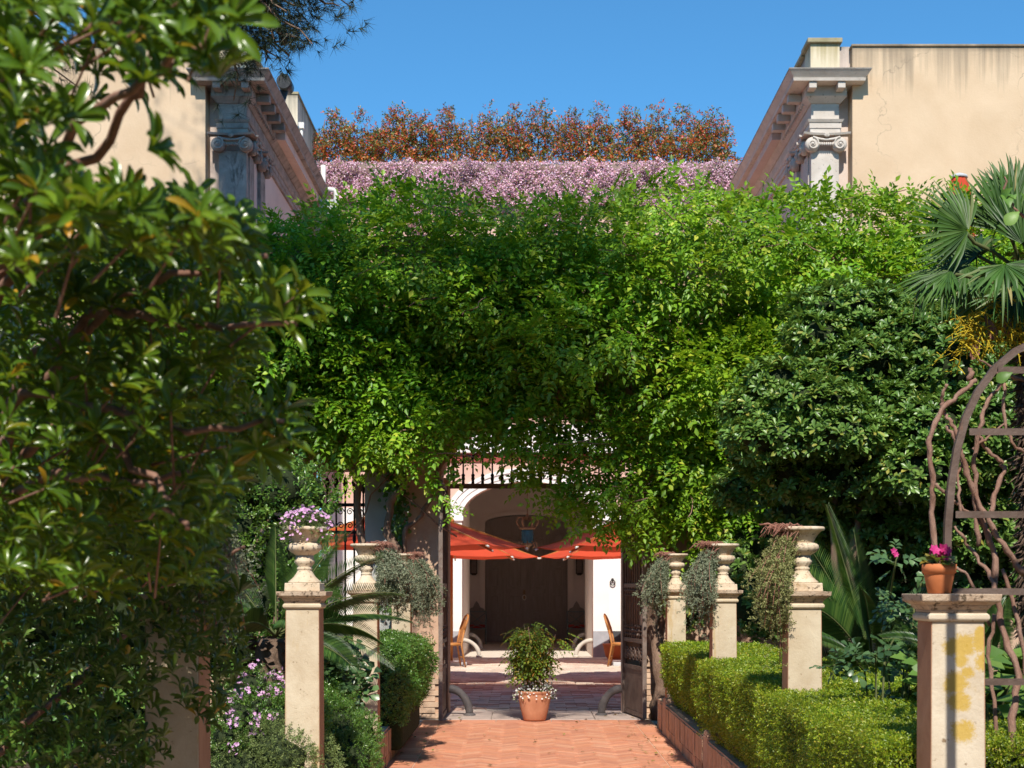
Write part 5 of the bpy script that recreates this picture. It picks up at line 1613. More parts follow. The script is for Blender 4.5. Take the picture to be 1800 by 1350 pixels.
# ------------------------------------------------------------------ plants that spill from the urns
TT = [sprig(7, s, 0.5) for s in range(3)]
def trailing(ux, uy, side, label, mat, length, spread, n, leaf=0.011, red=True, depth=0.16):
    zt = TOPZ + 0.385
    t = thing('trailing_plant', label, 'hanging plant', (ux, uy, zt - 0.02), 'hanging plants spilling from the urns')
    P, D, N = [], [], []
    c = MB()
    for k in range(n):
        a = RS.normal() * 0.85 + (PI if side < 0 else 0)
        L = length * (0.3 + 0.6 * RS.rand()) * (1.4 if RS.rand() < .14 else 1.0)
        o_ = spread * (0.55 + 0.5 * RS.rand()) 
        p0 = Vector((ux + 0.10 * math.cos(a), uy + 0.10 * math.sin(a), zt - 0.005))
        p1 = Vector((ux + side * o_ * 0.75 + RS.normal() * 0.03, uy + RS.normal() * depth * 0.6 - 0.03, zt - 0.07))
        p2 = Vector((ux + side * max(.135, o_ + RS.normal() * 0.06), uy + RS.normal() * depth - 0.03, zt - 0.16 - L * 0.45))
        p3 = Vector((p2[0] + RS.normal() * 0.03, p2[1] + RS.normal() * 0.03, zt - 0.1 - L))
        m_ = 14
        prev = None
        for i in range(m_ + 1):
            q = i / m_
            p = p0 * (1 - q) ** 3 + p1 * 3 * q * (1 - q) ** 2 + p2 * 3 * q * q * (1 - q) + p3 * q ** 3
            if i > 3 or (not red and i > 1):
                for _ in range(2):
                    P.append(tuple(p + Vector(RS.normal(size=3)) * 0.012)); dd = RS.normal(size=3) * 0.9 + np.array([side * 0.2, -0.3, -0.3]); D.append(dd); N.append(RS.normal(size=3) * .5 + np.array([0, -.4, .8]))
        if k % 4 == 0:
            q_ = [p0 * (1 - q) ** 3 + p1 * 3 * q * (1 - q) ** 2 + p2 * 3 * q * q * (1 - q) + p3 * q ** 3 for q in np.linspace(0, 1, 7)]
            c.tube(q_, 0.0022, 4)
    foliage('foliage', t, mat, TT, P, D, N, RS.uniform(leaf * .8, leaf * 1.25, len(P)))
    c.obj('trailing_stems', M['redstem'], t, kind='stuff')
    if red:
        c = MB()
        for k in range(70):
            a = RS.rand() * 6.28; r_ = 0.1 * RS.rand() ** .5
            p0 = Vector((ux + r_ * math.cos(a) + side * 0.04, uy + r_ * math.sin(a), zt - 0.03))
            p1 = p0 + Vector((side * (0.05 + 0.06 * RS.rand()), RS.normal() * 0.04, 0.03 + 0.025 * RS.rand())); p2 = p1 + Vector((side * 0.06 * RS.rand(), RS.normal() * 0.03, -0.07 * RS.rand()))
            c.tube([p0, p1, p2], 0.0028, 4)
        c.obj('dry_stems', M['redstem'], t, kind='stuff')
    return t


trailing(XR + 0.008, PED_Y[1], -1, 'olive trailing plant with dry red stems hanging left of the second right urn', M['olivegreen'], 0.58, 0.19, 230, 0.012)
trailing(XR, PED_Y[2], -1, 'dense gray-green hanging cushion left of the middle right urn', M['graygreen'], 0.52, 0.22, 260, 0.014)
trailing(XR - 0.02, PED_Y[3], -1, 'gray-green hanging cushion beside the right gate leaf', M['graygreen'], 0.52, 0.26, 220, 0.015)
trailing(XL, PED_Y[2], 1, 'gray plant with red dry stems spilling right from the white rimmed left urn', M['graygreen'], 0.46, 0.30, 330, 0.015, depth=0.14)
trailing(XL - 0.01, PED_Y[3], 1, 'big gray hanging cushion against the left gate pier', M['graygreen'], 0.62, 0.32, 330, 0.016, depth=0.14)
trailing(XL + 0.005, PED_Y[0], 1, 'pale gray trailing plant behind the dark foreground bush', M['graygreen'], 0.50, 0.16, 150, 0.011, red=False)
# pink flowers in the first left urn
ux, uy, zt = XL, PED_Y[1], TOPZ + 0.385
t = thing('pink_flowers', 'pink daisy-like flowers overflowing the left stone urn', 'flowers', (ux, uy, zt - 0.02))
P, D, N = [], [], []
for k in range(170):
    a = RS.rand() * 6.28; r_ = 0.17 * RS.rand() ** .6
    h_ = 0.10 * (1 - (r_ / 0.18) ** 2) + RS.rand() * 0.02
    tip = Vector((ux + r_ * math.cos(a), uy + r_ * math.sin(a), zt + h_ - 0.01 - (0.14 * RS.rand() ** 2 if r_ > 0.12 else 0)))
    st_ = Vector((ux + r_ * .5 * math.cos(a), uy + r_ * .5 * math.sin(a), zt - 0.02))
    for i in range(7):
        P.append(tuple(st_.lerp(tip, i / 7) + Vector(RS.normal(size=3)) * 0.01)); D.append(np.array([math.cos(a), math.sin(a), .4]) + RS.normal(size=3) * .6); N.append((0, 0, 1))
foliage('foliage', t, M['silver'], TT, P, D, N, RS.uniform(0.007, 0.013, len(P)))
k = 190
a = RS.rand(k) * 6.28; r_ = 0.165 * RS.rand(k) ** .55
Pf = np.stack([ux + r_ * np.cos(a) + 0.01, uy + r_ * np.sin(a) - 0.01, zt + 0.115 * (1 - (r_ / 0.19) ** 2) + RS.normal(size=k) * .008 - np.where(r_ > .13, RS.rand(k) ** 2 * .12, 0)], 1)
foliage('flower_heads', t, M['pinkfl'], FT, Pf, rdir(k), np.stack([np.cos(a) * .4, np.sin(a) * .4 - .4, np.full(k, .8)], 1), RS.uniform(0.009, 0.014, k))

t = thing('fallen_leaves', 'small dry leaves scattered along the edges of the brick path', 'leaves', (0.15, 14.5, 0.01))
n = 150
fx_ = np.where(RS.rand(n) < .5, RS.uniform(-1.2, -.85, n), RS.uniform(1.1, 1.48, n)); k = RS.rand(n) < .3; fx_[k] = RS.uniform(-1.2, 1.48, k.sum())
foliage('leaves', t, leafmat('dry_leaf', [(0, (.20, .11, .04)), (.6, (.30, .20, .06)), (1, (.16, .22, .05))], .1), [(LEAF['mid'][0], LEAF['mid'][1])], np.stack([fx_, RS.uniform(12.6, 18.4, n), np.full(n, .022)], 1), np.stack([RS.normal(size=n), RS.normal(size=n), np.zeros(n)], 1), np.tile([0, 0, 1.], (n, 1)) + RS.normal(size=(n, 3)) * .2, RS.uniform(.02, .045, n))
# ------------------------------------------------------------------ potted plants
px_, py_ = 0.12, 17.3
t = thing('terracotta_pot', 'rounded terracotta pot standing in the middle of the gateway', 'flowerpot', (px_, py_, 0))
c = MB(); c.lathe(px_, py_, [(0.125, 0.014), (0.135, 0.03), (0.165, 0.14), (0.188, 0.25), (0.194, 0.31), (0.190, 0.335), (0.197, 0.34), (0.198, 0.365), (0.185, 0.367), (0.178, 0.33)], 32); c.obj('body', M['terrapot'], t)
c = MB(); c.lathe(px_, py_, [(0.1785, 0.331), (0.1, 0.336), (0.001, 0.34)], 20); c.obj('potting_soil', M['soil'], t)
t = thing('nandina', 'feathery nandina with yellowish tips growing from the terracotta pot', 'plant', (px_, py_, 0.34))
stems_ = []
P, D, N = [], [], []
for k in range(16):
    a = RS.rand() * 6.28; r_ = 0.09 * RS.rand()
    p0 = Vector((px_ + r_ * math.cos(a), py_ + r_ * math.sin(a), 0.335)); p1 = Vector((px_ + RS.normal() * .12, py_ + RS.normal() * .10, RS.uniform(0.75, 1.18)))
    pts = sway(p0, p1, 6, .02, k)
    c = MB(); c.tube(pts, [0.008, .007, .007, .006, .005, .004, .003], 5); c.obj('cane', M['vinebark'], t)
    for i in range(42):
        q = RS.rand() ** 0.6
        b_ = p0.lerp(p1, 0.25 + .75 * q); aa = RS.rand() * 6.28
        e_ = b_ + Vector((math.cos(aa), math.sin(aa), .15)) * RS.uniform(.03, .13) * (0.5 + q * .6)
        P.append(tuple(e_)); D.append((math.cos(aa), math.sin(aa), -.5 + RS.normal() * .3)); N.append((RS.normal() * .3, -.2, 1))
foliage('foliage', t, M['nandina'], WT, P, D, N, RS.uniform(.11, .2, len(P)))
t = thing('white_flowers', 'small white flowers round the rim of the terracotta pot', 'flowers', (px_, py_, 0.35))
k = 260
a = RS.rand(k) * 6.28; r_ = RS.uniform(.13, .27, k)
Pf = np.stack([px_ + r_ * np.cos(a), py_ + r_ * np.sin(a) * .8, .42 - np.clip(r_ - .17, 0, 1) * 1.4 + RS.normal(size=k) * .04], 1)
foliage('foliage', t, M['silver'], TT, Pf[:170] + RS.normal(size=(170, 3)) * .01, rdir(170), rdir(170) + np.array([0, 0, 1]), RS.uniform(.011, .018, 170))
foliage('flower_heads', t, M['whitefl'], FT, Pf + np.array([0, -.012, .008]), rdir(k), np.tile([0, -.7, .7], (k, 1)) + RS.normal(size=(k, 3)) * .3, RS.uniform(.009, .014, k))

cx_, cy_ = 1.569, PED_Y[0] - 0.01
t = thing('clay_pot', 'plain orange clay pot on the lichen-stained pedestal', 'flowerpot', (cx_, cy_, TOPZ))
c = MB(); c.lathe(cx_, cy_, [(0.038, TOPZ + .0005), (0.042, TOPZ + .003), (0.056, TOPZ + .072), (0.0565, TOPZ + .078), (.063, TOPZ + .079), (.065, TOPZ + .112), (.058, TOPZ + .113), (.054, TOPZ + .09)], 32); c.obj('body', M['orangepot'], t)
c = MB(); c.lathe(cx_, cy_, [(0.0545, TOPZ + .0905), (.03, TOPZ + .094), (.001, TOPZ + .096)], 16); c.obj('potting_soil', M['soil'], t)
t = thing('cyclamen', 'magenta cyclamen with yellowing leaves in the orange clay pot', 'plant', (cx_, cy_, TOPZ + .09))
LT1 = [scatter(*LEAF['near'], [(0, 0, 0)], frames([(1, 0, 0)], [(0, 0, 1)]), [1.0], 0.72)]
k = 26
a = RS.rand(k) * 6.28
P = np.stack([cx_ + .03 * np.cos(a), cy_ + .03 * np.sin(a), TOPZ + .105 + RS.rand(k) * .03], 1)
foliage('foliage', t, leafmat('cyclamen_leaf', [(0, (.07, .12, .03)), (.55, (.12, .19, .04)), (.8, (.3, .2, .03)), (1, (.36, .36, .06))], .25), LT1, P, np.stack([np.cos(a), np.sin(a), .35 + RS.normal(size=k) * .3], 1), np.tile([0, -.3, 1.], (k, 1)), RS.uniform(.035, .06, k), smooth=True)
Pf = np.stack([cx_ + RS.normal(size=16) * .02 + .005, cy_ + RS.normal(size=16) * .02, TOPZ + .145 + RS.rand(16) * .03], 1)
foliage('flower_heads', t, M['magenta'], FT, Pf, rdir(16) + np.array([0, 0, .8]), np.tile([0, -1, .2], (16, 1)) + RS.normal(size=(16, 3)) * .4, RS.uniform(.016, .026, 16))
c = MB()
for p in Pf: c.tube([(cx_, cy_, TOPZ + .09), tuple(p)], .0016, 4)
c.obj('flower_stalks', M['redstem'], t, kind='stuff')

# ------------------------------------------------------------------ cycads
def frond_arrays(base, d, length, droop, roll=0.0, n=64, leaf=0.15):
    """feather frond with its keel curve; returns leaflet mesh and the rachis points"""
    base = Vector(base); d = Vector(d).normalized()
    pts = []
    p = base.copy(); dd = d.copy()
    m_ = 24
    for i in range(m_ + 1):
        pts.append(p.copy())
        p = p + dd * (length / m_)
        dd = (dd + Vector((0, 0, -droop / m_ * (0.4 + 1.2 * i / m_)))).normalized()
    P, D, N, S = [], [], [], []
    for i in range(n):
        q = 0.14 + 0.86 * i / n
        f = q * m_; k = min(int(f), m_ - 1)
        a = pts[k].lerp(pts[k + 1], f - k); dr = (pts[k + 1] - pts[k]).normalized()
        sd = dr.cross(Vector((0, 0, 1)))
        if sd.length < .05: sd = Vector((1, 0, 0))
        sd.normalize(); up = sd.cross(dr)
        sd2 = sd * math.cos(roll) + up * math.sin(roll); up2 = sd2.cross(dr)
        w_ = leaf * min(1.0, 4 * (q - .10)) * (1.05 - 0.75 * max(0, q - .55) / .45)
        for s_ in (-1, 1):
            P.append(tuple(a)); D.append(tuple(sd2 * s_ + dr * (.45 + .5 * q) + up2 * .25)); N.append(tuple(up2 - sd2 * s_ * .3)); S.append(w_)
    V, F = scatter(*LEAF['small'], P, frames(D, N), S, 0.062)
    return V, F, pts


def cycad(label, x, y, z, fronds, trunk=None, leaf=0.15):
    t = thing('cycad', label, 'cycad', (x, y, 0), None)
    if trunk:
        c = MB(); prof = [(trunk * (1 + .12 * math.sin(i * 2.1)), z * i / 14 - .02) for i in range(15)]
        c.lathe(x, y, prof, 18); c.obj('trunk', M['fibre'], t)
        n = 420
        a = RS.rand(n) * 6.28; zz = RS.rand(n) * z
        foliage('leaf_bases', t, M['fibre'], [LEAF['small']], np.stack([x + trunk * np.cos(a), y + trunk * np.sin(a), zz], 1), np.stack([np.cos(a), np.sin(a), RS.uniform(-.9, .6, n)], 1), np.tile([0, 0, 1.], (n, 1)) + rdir(n) * .4, RS.uniform(.05, .11, n))
    for k, (az, el, L, dr) in enumerate(fronds):
        d = (math.cos(R(az)) * math.cos(R(el)), math.sin(R(az)) * math.cos(R(el)), math.sin(R(el)))
        V, F, pts = frond_arrays((x, y, z), d, L, dr, (RS.uniform(.6, 1.2) * (1 if RS.rand() < .5 else -1)), leaf=leaf)
        o = arr_obj('frond', V, F, M['cycad'], t)
        c = MB(); c.tube(pts, [0.010 * (1 - .8 * i / 24) for i in range(25)], 5); c.obj('rachis', M['grass'] if False else M['stem'], o)


fr = [(200, 62, 1.15, 1.0), (178, 50, 1.15, 1.1), (190, 68, 1.25, .8), (170, 78, 1.2, .5), (250, 60, 1.0, 1.3), (280, 55, 1.0, 1.4), (220, 50, 1.1, 1.2), (100, 74, 1.15, .4), (60, 60, 1.1, .6), (215, 35, 1.0, 1.0), (190, 22, .95, 1.2), (240, 30, .95, 1.3), (265, 20, .85, 1.4), (285, 35, .9, 1.3), (310, 30, .9, 1.2),
      (330, 40, 1.0, 1.0), (0, 35, 1.0, 1.0), (20, 55, 1.1, .7), (225, 8, .9, 1.2), (255, 5, .85, 1.2), (205, 5, .95, 1.1), (300, 8, .8, 1.2), (180, 76, 1.3, .25), (120, 50, 1.1, .7), (345, 15, .9, 1.1)]
cycad('dark glossy cycad behind the rose bush on the right', 2.55, 10.6, 0.95, fr, 0.13, .16)
fr = [(10, 50, 1.05, .8), (-10, 35, 1.1, .9), (-25, 20, 1.0, 1.1), (25, 62, 1.0, .6), (-45, 40, .9, 1.1), (-70, 30, .85, 1.3), (200, 40, .95, 1.0), (230, 30, .9, 1.2), (170, 55, 1.0, .7), (100, 65, 1.0, .5), (60, 60, 1.0, .6), (-5, 8, 1.0, 1.1), (-30, 0, .9, 1.0), (15, 22, 1.1, .8), (255, 25, .85, 1.3)]
cycad('cycad with a brown shaggy trunk behind the left pink-flower pedestal', -1.92, 11.2, 1.22, fr, 0.15, .15)
fr = [(a_, e_, .75, 1.0) for a_, e_ in ((200, 45), (170, 55), (240, 35), (280, 30), (320, 40), (0, 50), (120, 60), (60, 60), (260, 55))]
cycad('young light cycad at the right edge under the trellis', 2.45, 7.7, 1.0, fr, 0.10, .13)

# ------------------------------------------------------------------ fan palm on the right
kx, ky, kz = 3.37, 9.4, 3.55
t = thing('fan_palm', 'fan palm with stiff green fans and yellow flower sprays at the upper right', 'palm', (kx, ky, 0))
prof = [(0.125 * (1 + .10 * math.sin(i * 1.9) + .06 * math.sin(i * 5.3)), kz * i / 30 - .02) for i in range(31)]
c = MB(); c.lathe(kx, ky, prof, 18); c.obj('trunk', M['fibre'], t)
n = 3500
a = RS.rand(n) * 6.28; zz = 1.2 + RS.rand(n) ** .7 * (kz - 1.2)
foliage('trunk_fibres', t, M['fibre'], [(LEAF['small'][0] * np.array([1, .12, 1]), LEAF['small'][1])], np.stack([kx + .125 * np.cos(a), ky + .125 * np.sin(a), zz], 1), np.stack([np.cos(a), np.sin(a), RS.uniform(-2.5, -.2, n)], 1), rdir(n), RS.uniform(.05, .14, n))


def fan(hub, axis, normal, rad, span=125, n=34, bend=.35, seed=0):
    hub = Vector(hub); ax = Vector(axis).normalized(); nn = Vector(normal); nn = (nn - ax * nn.dot(ax)).normalized()
    sd = nn.cross(ax)
    r = np.random.RandomState(seed)
    V, F = [], []
    for i in range(n):
        th = R(-span + 2 * span * i / (n - 1)) + r.normal() * .02
        L = rad * (0.88 + .18 * r.rand()) * (1 - .18 * (abs(th) / R(span)) ** 2)
        d = ax * math.cos(th) + sd * math.sin(th)
        w = sd * math.cos(th) - ax * math.sin(th)
        brk = r.rand() < .22
        for j, (q, ww) in enumerate(((.03, .003), (.3, .010), (.55, .0135), (.8, .008), (1.0, .001))):
            z_ = -bend * L * (max(0, q - .35) ** 2) + (.02 if i % 2 else -.01)
            p = hub + d * (L * q) + nn * z_
            if brk and q > .6: p = p + Vector((0, 0, -1)) * L * (q - .6) * 1.3 - d * L * (q - .6) * .7
            V += [tuple(p - w * ww + nn * ww * .7), tuple(p), tuple(p + w * ww + nn * ww * .7)]
        b0 = i * 15
        for j in range(4):
            a_ = b0 + j * 3
            F += [(a_, a_ + 3, a_ + 4, a_ + 1), (a_ + 1, a_ + 4, a_ + 5, a_ + 2)]
    return np.array(V), np.array(F)


hd = 9.25
fans = [((1698, 408, 9.1), (-.80, -.15, .45), (.2, -.9, .35), .45, 92), ((1768, 405, 9.2), (-.1, -.1, 1), (-.1, -.95, .2), .46, 75), ((1672, 482, 9.0), (-1, -.25, -.45), (-.2, -.5, .8), .40, 62),
        ((1800, 430, 9.0), (.5, -.3, .7), (0, -.9, .5), .48, 95), ((1765, 470, 8.9), (.2, -.7, -.6), (0, -.6, .6), .42, 90), ((1720, 450, 9.5), (-.6, .5, .3), (-.2, -.5, .8), .48, 95),
        ((1820, 380, 9.6), (.3, .4, .8), (0, -.8, .5), .5, 100), ((1790, 505, 9.1), (-.15, -.5, -.8), (-.1, -.7, .4), .42, 70), ((1860, 480, 9.2), (1, -.1, .1), (0, -.6, .8), .5, 100), ((1830, 520, 9.7), (.6, .6, -.2), (.2, .3, .9), .45, 95)]
fans += [((1700, 470, 9.3), (-.5, -.3, -.7), (-.3, -.6, .5), .36, 70), ((1745, 500, 9.3), (-.2, .2, -1), (-.2, -.7, .4), .40, 60), ((1780, 360, 9.5), (.15, .2, 1), (.1, -.9, .2), .40, 60)]
for k, (h, ax, nn, rad, sp) in enumerate(fans):
    hub = W(*h)
    V, F = fan(hub, ax, nn, rad * .9, sp, 46, .22, k)
    o = arr_obj('frond', V, F, M['palm'], t)
    c = MB(); c.tube(sway((kx, ky, kz - .05), hub, 6, .03, k), 0.012, 6); c.obj('petiole', M['stem'], o)
for k, (px, py, L) in enumerate(((1700, 570, .30), (1716, 560, .26), (1752, 535, .22), (1775, 560, .26), (1745, 575, .28), (1790, 590, .26), (1690, 600, .22))):
    a0 = W(px, py, 9.0)
    c = MB(); c.tube(sway((kx, ky, kz - .35), a0, 5, .05, k), .010, 5)
    Vp = [c_ for c_ in c.v]; Fp = [f for f in c.f]
    o = c.obj('flower_stalk', M['yellowfl'], t)
    P, D = [], []
    m0 = MB()
    for i in range(11):
        b0 = a0 + Vector((RS.normal() * .02, RS.normal() * .02, RS.uniform(-.04, .04)))
        e0 = b0 + Vector((RS.normal() * .10, RS.normal() * .09 - .03, -RS.uniform(.02, 1) * L * .9))
        m0.tube([b0, b0.lerp(e0, .5) + Vector((0, 0, .01)), e0], .0035, 4)
        for _ in range(9):
            q = b0.lerp(e0, RS.rand()); f_ = q + Vector(RS.normal(size=3)) * .028
            m0.tube([q, f_], .0028, 3, cap=False)
    m0.obj('flower_spray', M['yellowfl'], o, kind='stuff')
for k, (px, py) in enumerate(((1730, 555), (1768, 545), (1720, 590))):
    a0 = W(px, py, 9.0)
    V, F = scatter(*LEAF['near'], [tuple(a0)], frames([(.3 - .3 * k, -.3, -.9)], [(0, -1, .2)]), [.16], .4); arr_obj('dry_sheath', V, F, M['redstem'], t)

# ------------------------------------------------------------------ rose bush, fresh herbs
def compound(seed):
    r = np.random.RandomState(seed)
    P = [(.45, 0, 0), (.45, 0, 0), (.75, 0, 0), (.75, 0, 0), (.95, 0, 0)]; D = [(.5, 1, 0), (.5, -1, 0), (.6, 1, 0), (.6, -1, 0), (1, 0, -.1)]
    N = [(r.normal() * .2, r.normal() * .2, 1) for _ in P]
    return scatter(*LEAF['mid'], P, frames(D, N), [.42, .42, .46, .46, .5], .75)


CT = [compound(s) for s in range(3)]
def rose_bush(label, stems_, d0, n=16, size=(.07, .12)):
    b0 = W(stems_[0][0][0], stems_[0][0][1], d0)
    t = thing('rose_bush', label, 'rose bush', (b0[0], b0[1], 0), 'rose bushes in the beds')
    P, D, N = [], [], []
    for k, pl in enumerate(stems_):
        pts = [W(px, py, d0 + RS.normal() * .12) for px, py in pl]
        pts[0] = Vector((pts[0][0], pts[0][1], 0.0)) if pl[0][1] > 1180 else pts[0]
        stem('stem', pts, .007, .003, M['stem'], t, k, 5, .015, 6)
        for i in range(len(pts) - 1):
            for _ in range(n):
                q = pts[i].lerp(pts[i + 1], RS.rand())
                if q[2] < .55: continue
                P.append(tuple(q)); D.append((RS.normal(), RS.normal() * .6 - .3, RS.normal() * .5)); N.append((RS.normal() * .3, -.5 + RS.normal() * .3, .9))
    foliage('foliage', t, M['rose'], CT, P, D, N, RS.uniform(*size, len(P)))
    return t, P


t, P = rose_bush('rose bush with blue-green leaves between the two nearest right pedestals',
          [[(1560, 1230), (1568, 1080), (1575, 985), (1572, 965)], [(1560, 1230), (1600, 1120), (1610, 1040), (1640, 1005)], [(1560, 1230), (1540, 1150), (1480, 1165), (1440, 1175)],
           [(1565, 1230), (1600, 1180), (1625, 1130)], [(1550, 1230), (1520, 1180), (1490, 1150)], [(1570, 1230), (1590, 1150), (1600, 1090)], [(1560, 1230), (1555, 1160), (1585, 1100), (1560, 1060)]], 7.6, 8)
foliage('flower_heads', t, M['magenta'], FT, [tuple(W(1571, 968, 7.6)), tuple(W(1575, 975, 7.58))], [(0, 0, 1), (1, 0, 0)], [(0, -1, .3), (0, -1, .2)], [.02, .018])
rose_bush('leafy climbing rose between the left pedestals', [[(600, 1260), (598, 1180), (590, 1130)], [(600, 1260), (585, 1190), (575, 1140)], [(605, 1260), (612, 1200), (610, 1150)], [(600, 1260), (620, 1215), (632, 1195)]], 11.3, 18, (.10, .17))
t = thing('fresh_herbs', 'light green narrow-leaved plants at the right edge behind the lichen pedestal', 'plant', (2.3, 7.4, 0))
n = 1700
P = np.stack([RS.uniform(1.95, 2.9, n), RS.uniform(6.4, 8.2, n), RS.rand(n) ** .8 * 1.25], 1)
foliage('foliage', t, M['grass'], [LEAF['small']], P, np.stack([RS.normal(size=n), RS.normal(size=n) - .3, RS.uniform(-.2, .9, n)], 1), np.tile([0, -.4, 1.], (n, 1)), RS.uniform(.07, .13, n))
V, F = scatter(*LEAF['mid'], np.stack([RS.uniform(1.95, 2.9, 120), RS.uniform(6.4, 8.2, 120), np.zeros(120)], 1), frames(np.tile([0.05, 0, 1.], (120, 1)), rdir(120)), RS.uniform(.8, 1.2, 120), .012)
arr_obj('stems', V, F, M['stem'], t, kind='stuff')

# ------------------------------------------------------------------ iron trellis arch and the bare vine
AY = 5.78
t = thing('trellis_arch', 'dark iron trellis arch with flat rungs at the right edge', 'trellis', (2.2, AY, 0))
s_ = FPX / AY
wp = lambda px, py: W(px, py, AY)
curve = [(1663, 1500), (1663, 1100), (1664, 1000), (1666, 920), (1672, 850), (1682, 790), (1697, 735), (1718, 690), (1748, 648), (1785, 617), (1830, 596), (1880, 585), (1935, 583)]
pts = [wp(*p) for p in curve]; pts[0][2] = 0.0
mir = [Vector((2 * pts[-1][0] - p[0], p[1], p[2])) for p in pts[::-1]][1:]
full = pts + mir
c = MB(); ring = []
for i, p in enumerate(full):
    d = (full[min(i + 1, len(full) - 1)] - full[max(i - 1, 0)]).normalized(); nn = Vector((d[2], 0, -d[0])) * .014
    ring.append([p - nn - Vector((0, .013, 0)), p + nn - Vector((0, .013, 0)), p + nn + Vector((0, .013, 0)), p - nn + Vector((0, .013, 0))])
for i in range(len(full) - 1): c.hexa(ring[i], ring[i + 1])
c.obj('arch_bar', M['iron'], t)
for k, (py, px0) in enumerate(((652, 1742), (760, 1692), (905, 1668), (1040, 1663), (1198, 1663), (1330, 1663))):
    a = wp(px0, py); e_ = Vector((full[-1][0] if py > 700 else 2 * pts[-1][0] - a[0], AY, a[2]))
    c = MB(); c.obox(a + Vector((.02, -.022, 0)), e_ + Vector((-.02, -.022, 0)), .006, .027); c.obj('rung', M['iron'], t)
t2 = thing('trellis_arch', 'nearer iron trellis frame whose post throws a shadow stripe on the lichen pedestal', 'trellis', (1.55, 4.2, 0))
for xx in (1.553, 2.9):
    c = MB(); c.tube([(xx, 4.2, 0), (xx, 4.2, 3.0)], .019, 8); c.obj('post', M['iron'], t2)
c = MB(); c.tube([(2.2265 + .6735 * math.cos(a), 4.2, 3.0 + .5 * math.sin(a)) for a in np.linspace(PI, 0, 14)], .019, 8); c.obj('arch_bar', M['iron'], t2)

t = thing('bare_vine', 'twisted bare reddish vine stems tangled over the iron trellis arch', 'climber', (2.0, 5.9, 0))
vines = [([(1662, 1075), (1652, 1000), (1637, 900), (1641, 850), (1632, 775), (1655, 720), (1688, 690), (1716, 668)], .018, .014), ([(1660, 728), (1655, 700), (1664, 676)], .012, .009), ([(1683, 770), (1672, 740), (1660, 728)], .012, .01),
         ([(1752, 1050), (1746, 965), (1722, 905), (1706, 850), (1690, 800), (1676, 765), (1664, 748)], .019, .012), ([(1800, 1010), (1770, 968), (1738, 915), (1716, 872), (1700, 825), (1688, 795)], .018, .011),
         ([(1740, 905), (1752, 862), (1766, 822), (1755, 808), (1730, 786), (1718, 760)], .015, .01), ([(1720, 960), (1715, 880), (1712, 805), (1722, 752), (1737, 702), (1772, 660), (1800, 668)], .014, .012),
         ([(1764, 672), (1768, 755), (1786, 788), (1815, 798)], .010, .008), ([(1752, 1055), (1738, 1005), (1703, 962), (1678, 925)], .014, .008), ([(1740, 1100), (1700, 1010), (1672, 990), (1650, 985)], .010, .006),
         ([(1790, 1500), (1778, 1260), (1792, 1190), (1762, 1105), (1752, 1050)], .022, .019), ([(1770, 1500), (1748, 1230), (1736, 1155), (1748, 1080)], .013, .012), ([(1815, 1500), (1806, 1200), (1790, 1090), (1762, 1000)], .014, .012), ([(1690, 905), (1684, 850), (1690, 800)], .009, .008), ([(1704, 668), (1706, 648)], .017, .016), ([(1710, 790), (1735, 770), (1765, 745)], .008, .006),
         ([(1645, 850), (1675, 880), (1710, 905), (1725, 925)], .010, .007), ([(1757, 660), (1735, 640), (1722, 632)], .007, .005)]
for k, (pl, r0, r1) in enumerate(vines):
    pts = [W(px, py, 5.86 + .03 * math.sin(k * 2.3 + i)) for i, (px, py) in enumerate(pl)]
    if pl[0][1] >= 1500: pts[0][2] = 0.0
    stem('stem', pts, r0 * .72, r1 * .66, M['vinebark'], t, k * 3, 5, .006, 7)
Pl = [tuple(W(px, py, 5.75)) for px, py in ((1790, 640), (1798, 660), (1780, 655), (1800, 690), (1785, 350), (1775, 365), (1795, 340), (1770, 380), (1792, 372), (1780, 330))]
foliage('young_leaves', t, M['grass'], LT1, Pl, rdir(len(Pl)) + np.array([0, 0, -.3]), np.tile([0, -1, .5], (len(Pl), 1)), RS.uniform(.05, .08, len(Pl)), smooth=True)
stem('stem', [W(1815, 1000, 5.8), W(1812, 600, 5.8), W(1806, 385, 5.8), W(1772, 355, 5.8), W(1766, 310, 5.8)], .012, .003, M['vinebark'], t, 77, 5, .01, 6)

# ------------------------------------------------------------------ rear terrace: flower curtain and photinias
t = thing('pink_flower_curtain', 'curtain of pink flowers trailing over the terrace edge of the rear building', 'flowers', (0.15, 33, 11))
nn_ = 46000
u = RS.uniform(-4.7, 4.92, nn_); h_ = RS.rand(nn_)
bul = .12 + .12 * fnoise(u, h_ * 1.1, 1.5)
P = np.stack([u, 32.98 - bul - .08 * RS.rand(nn_), 11.19 + .13 * fnoise(u, u * 0, 1.4) + .05 * fnoise(u, u * 0 + 3, 5) - h_ * (1.15 + .25 * np.sin(u * 2.1) + .12 * np.sin(u * 6.7))], 1)
top = RS.rand(nn_) < .12
P[top, 2] = 11.2 + .06 * RS.rand(top.sum()); P[top, 1] = RS.uniform(32.9, 33.2, top.sum())
foliage('flower_heads', t, M['pinkmix'], [LEAF['small']], P, rdir(nn_), np.tile([0, -.8, .5], (nn_, 1)) + RS.normal(size=(nn_, 3)) * .5, RS.uniform(.025, .045, nn_))
c = MB(); c.box(-4.68, 4.9, 32.93, 32.999, 10.1, 11.1).box(-4.68, 4.9, 32.93, 33.14, 11.102, 11.2); c.obj('stem_mat', surf('pinkish_dry_stems', (0.22, 0.15, 0.12), (0.34, 0.25, 0.22), 20, .95), t, kind='stuff')

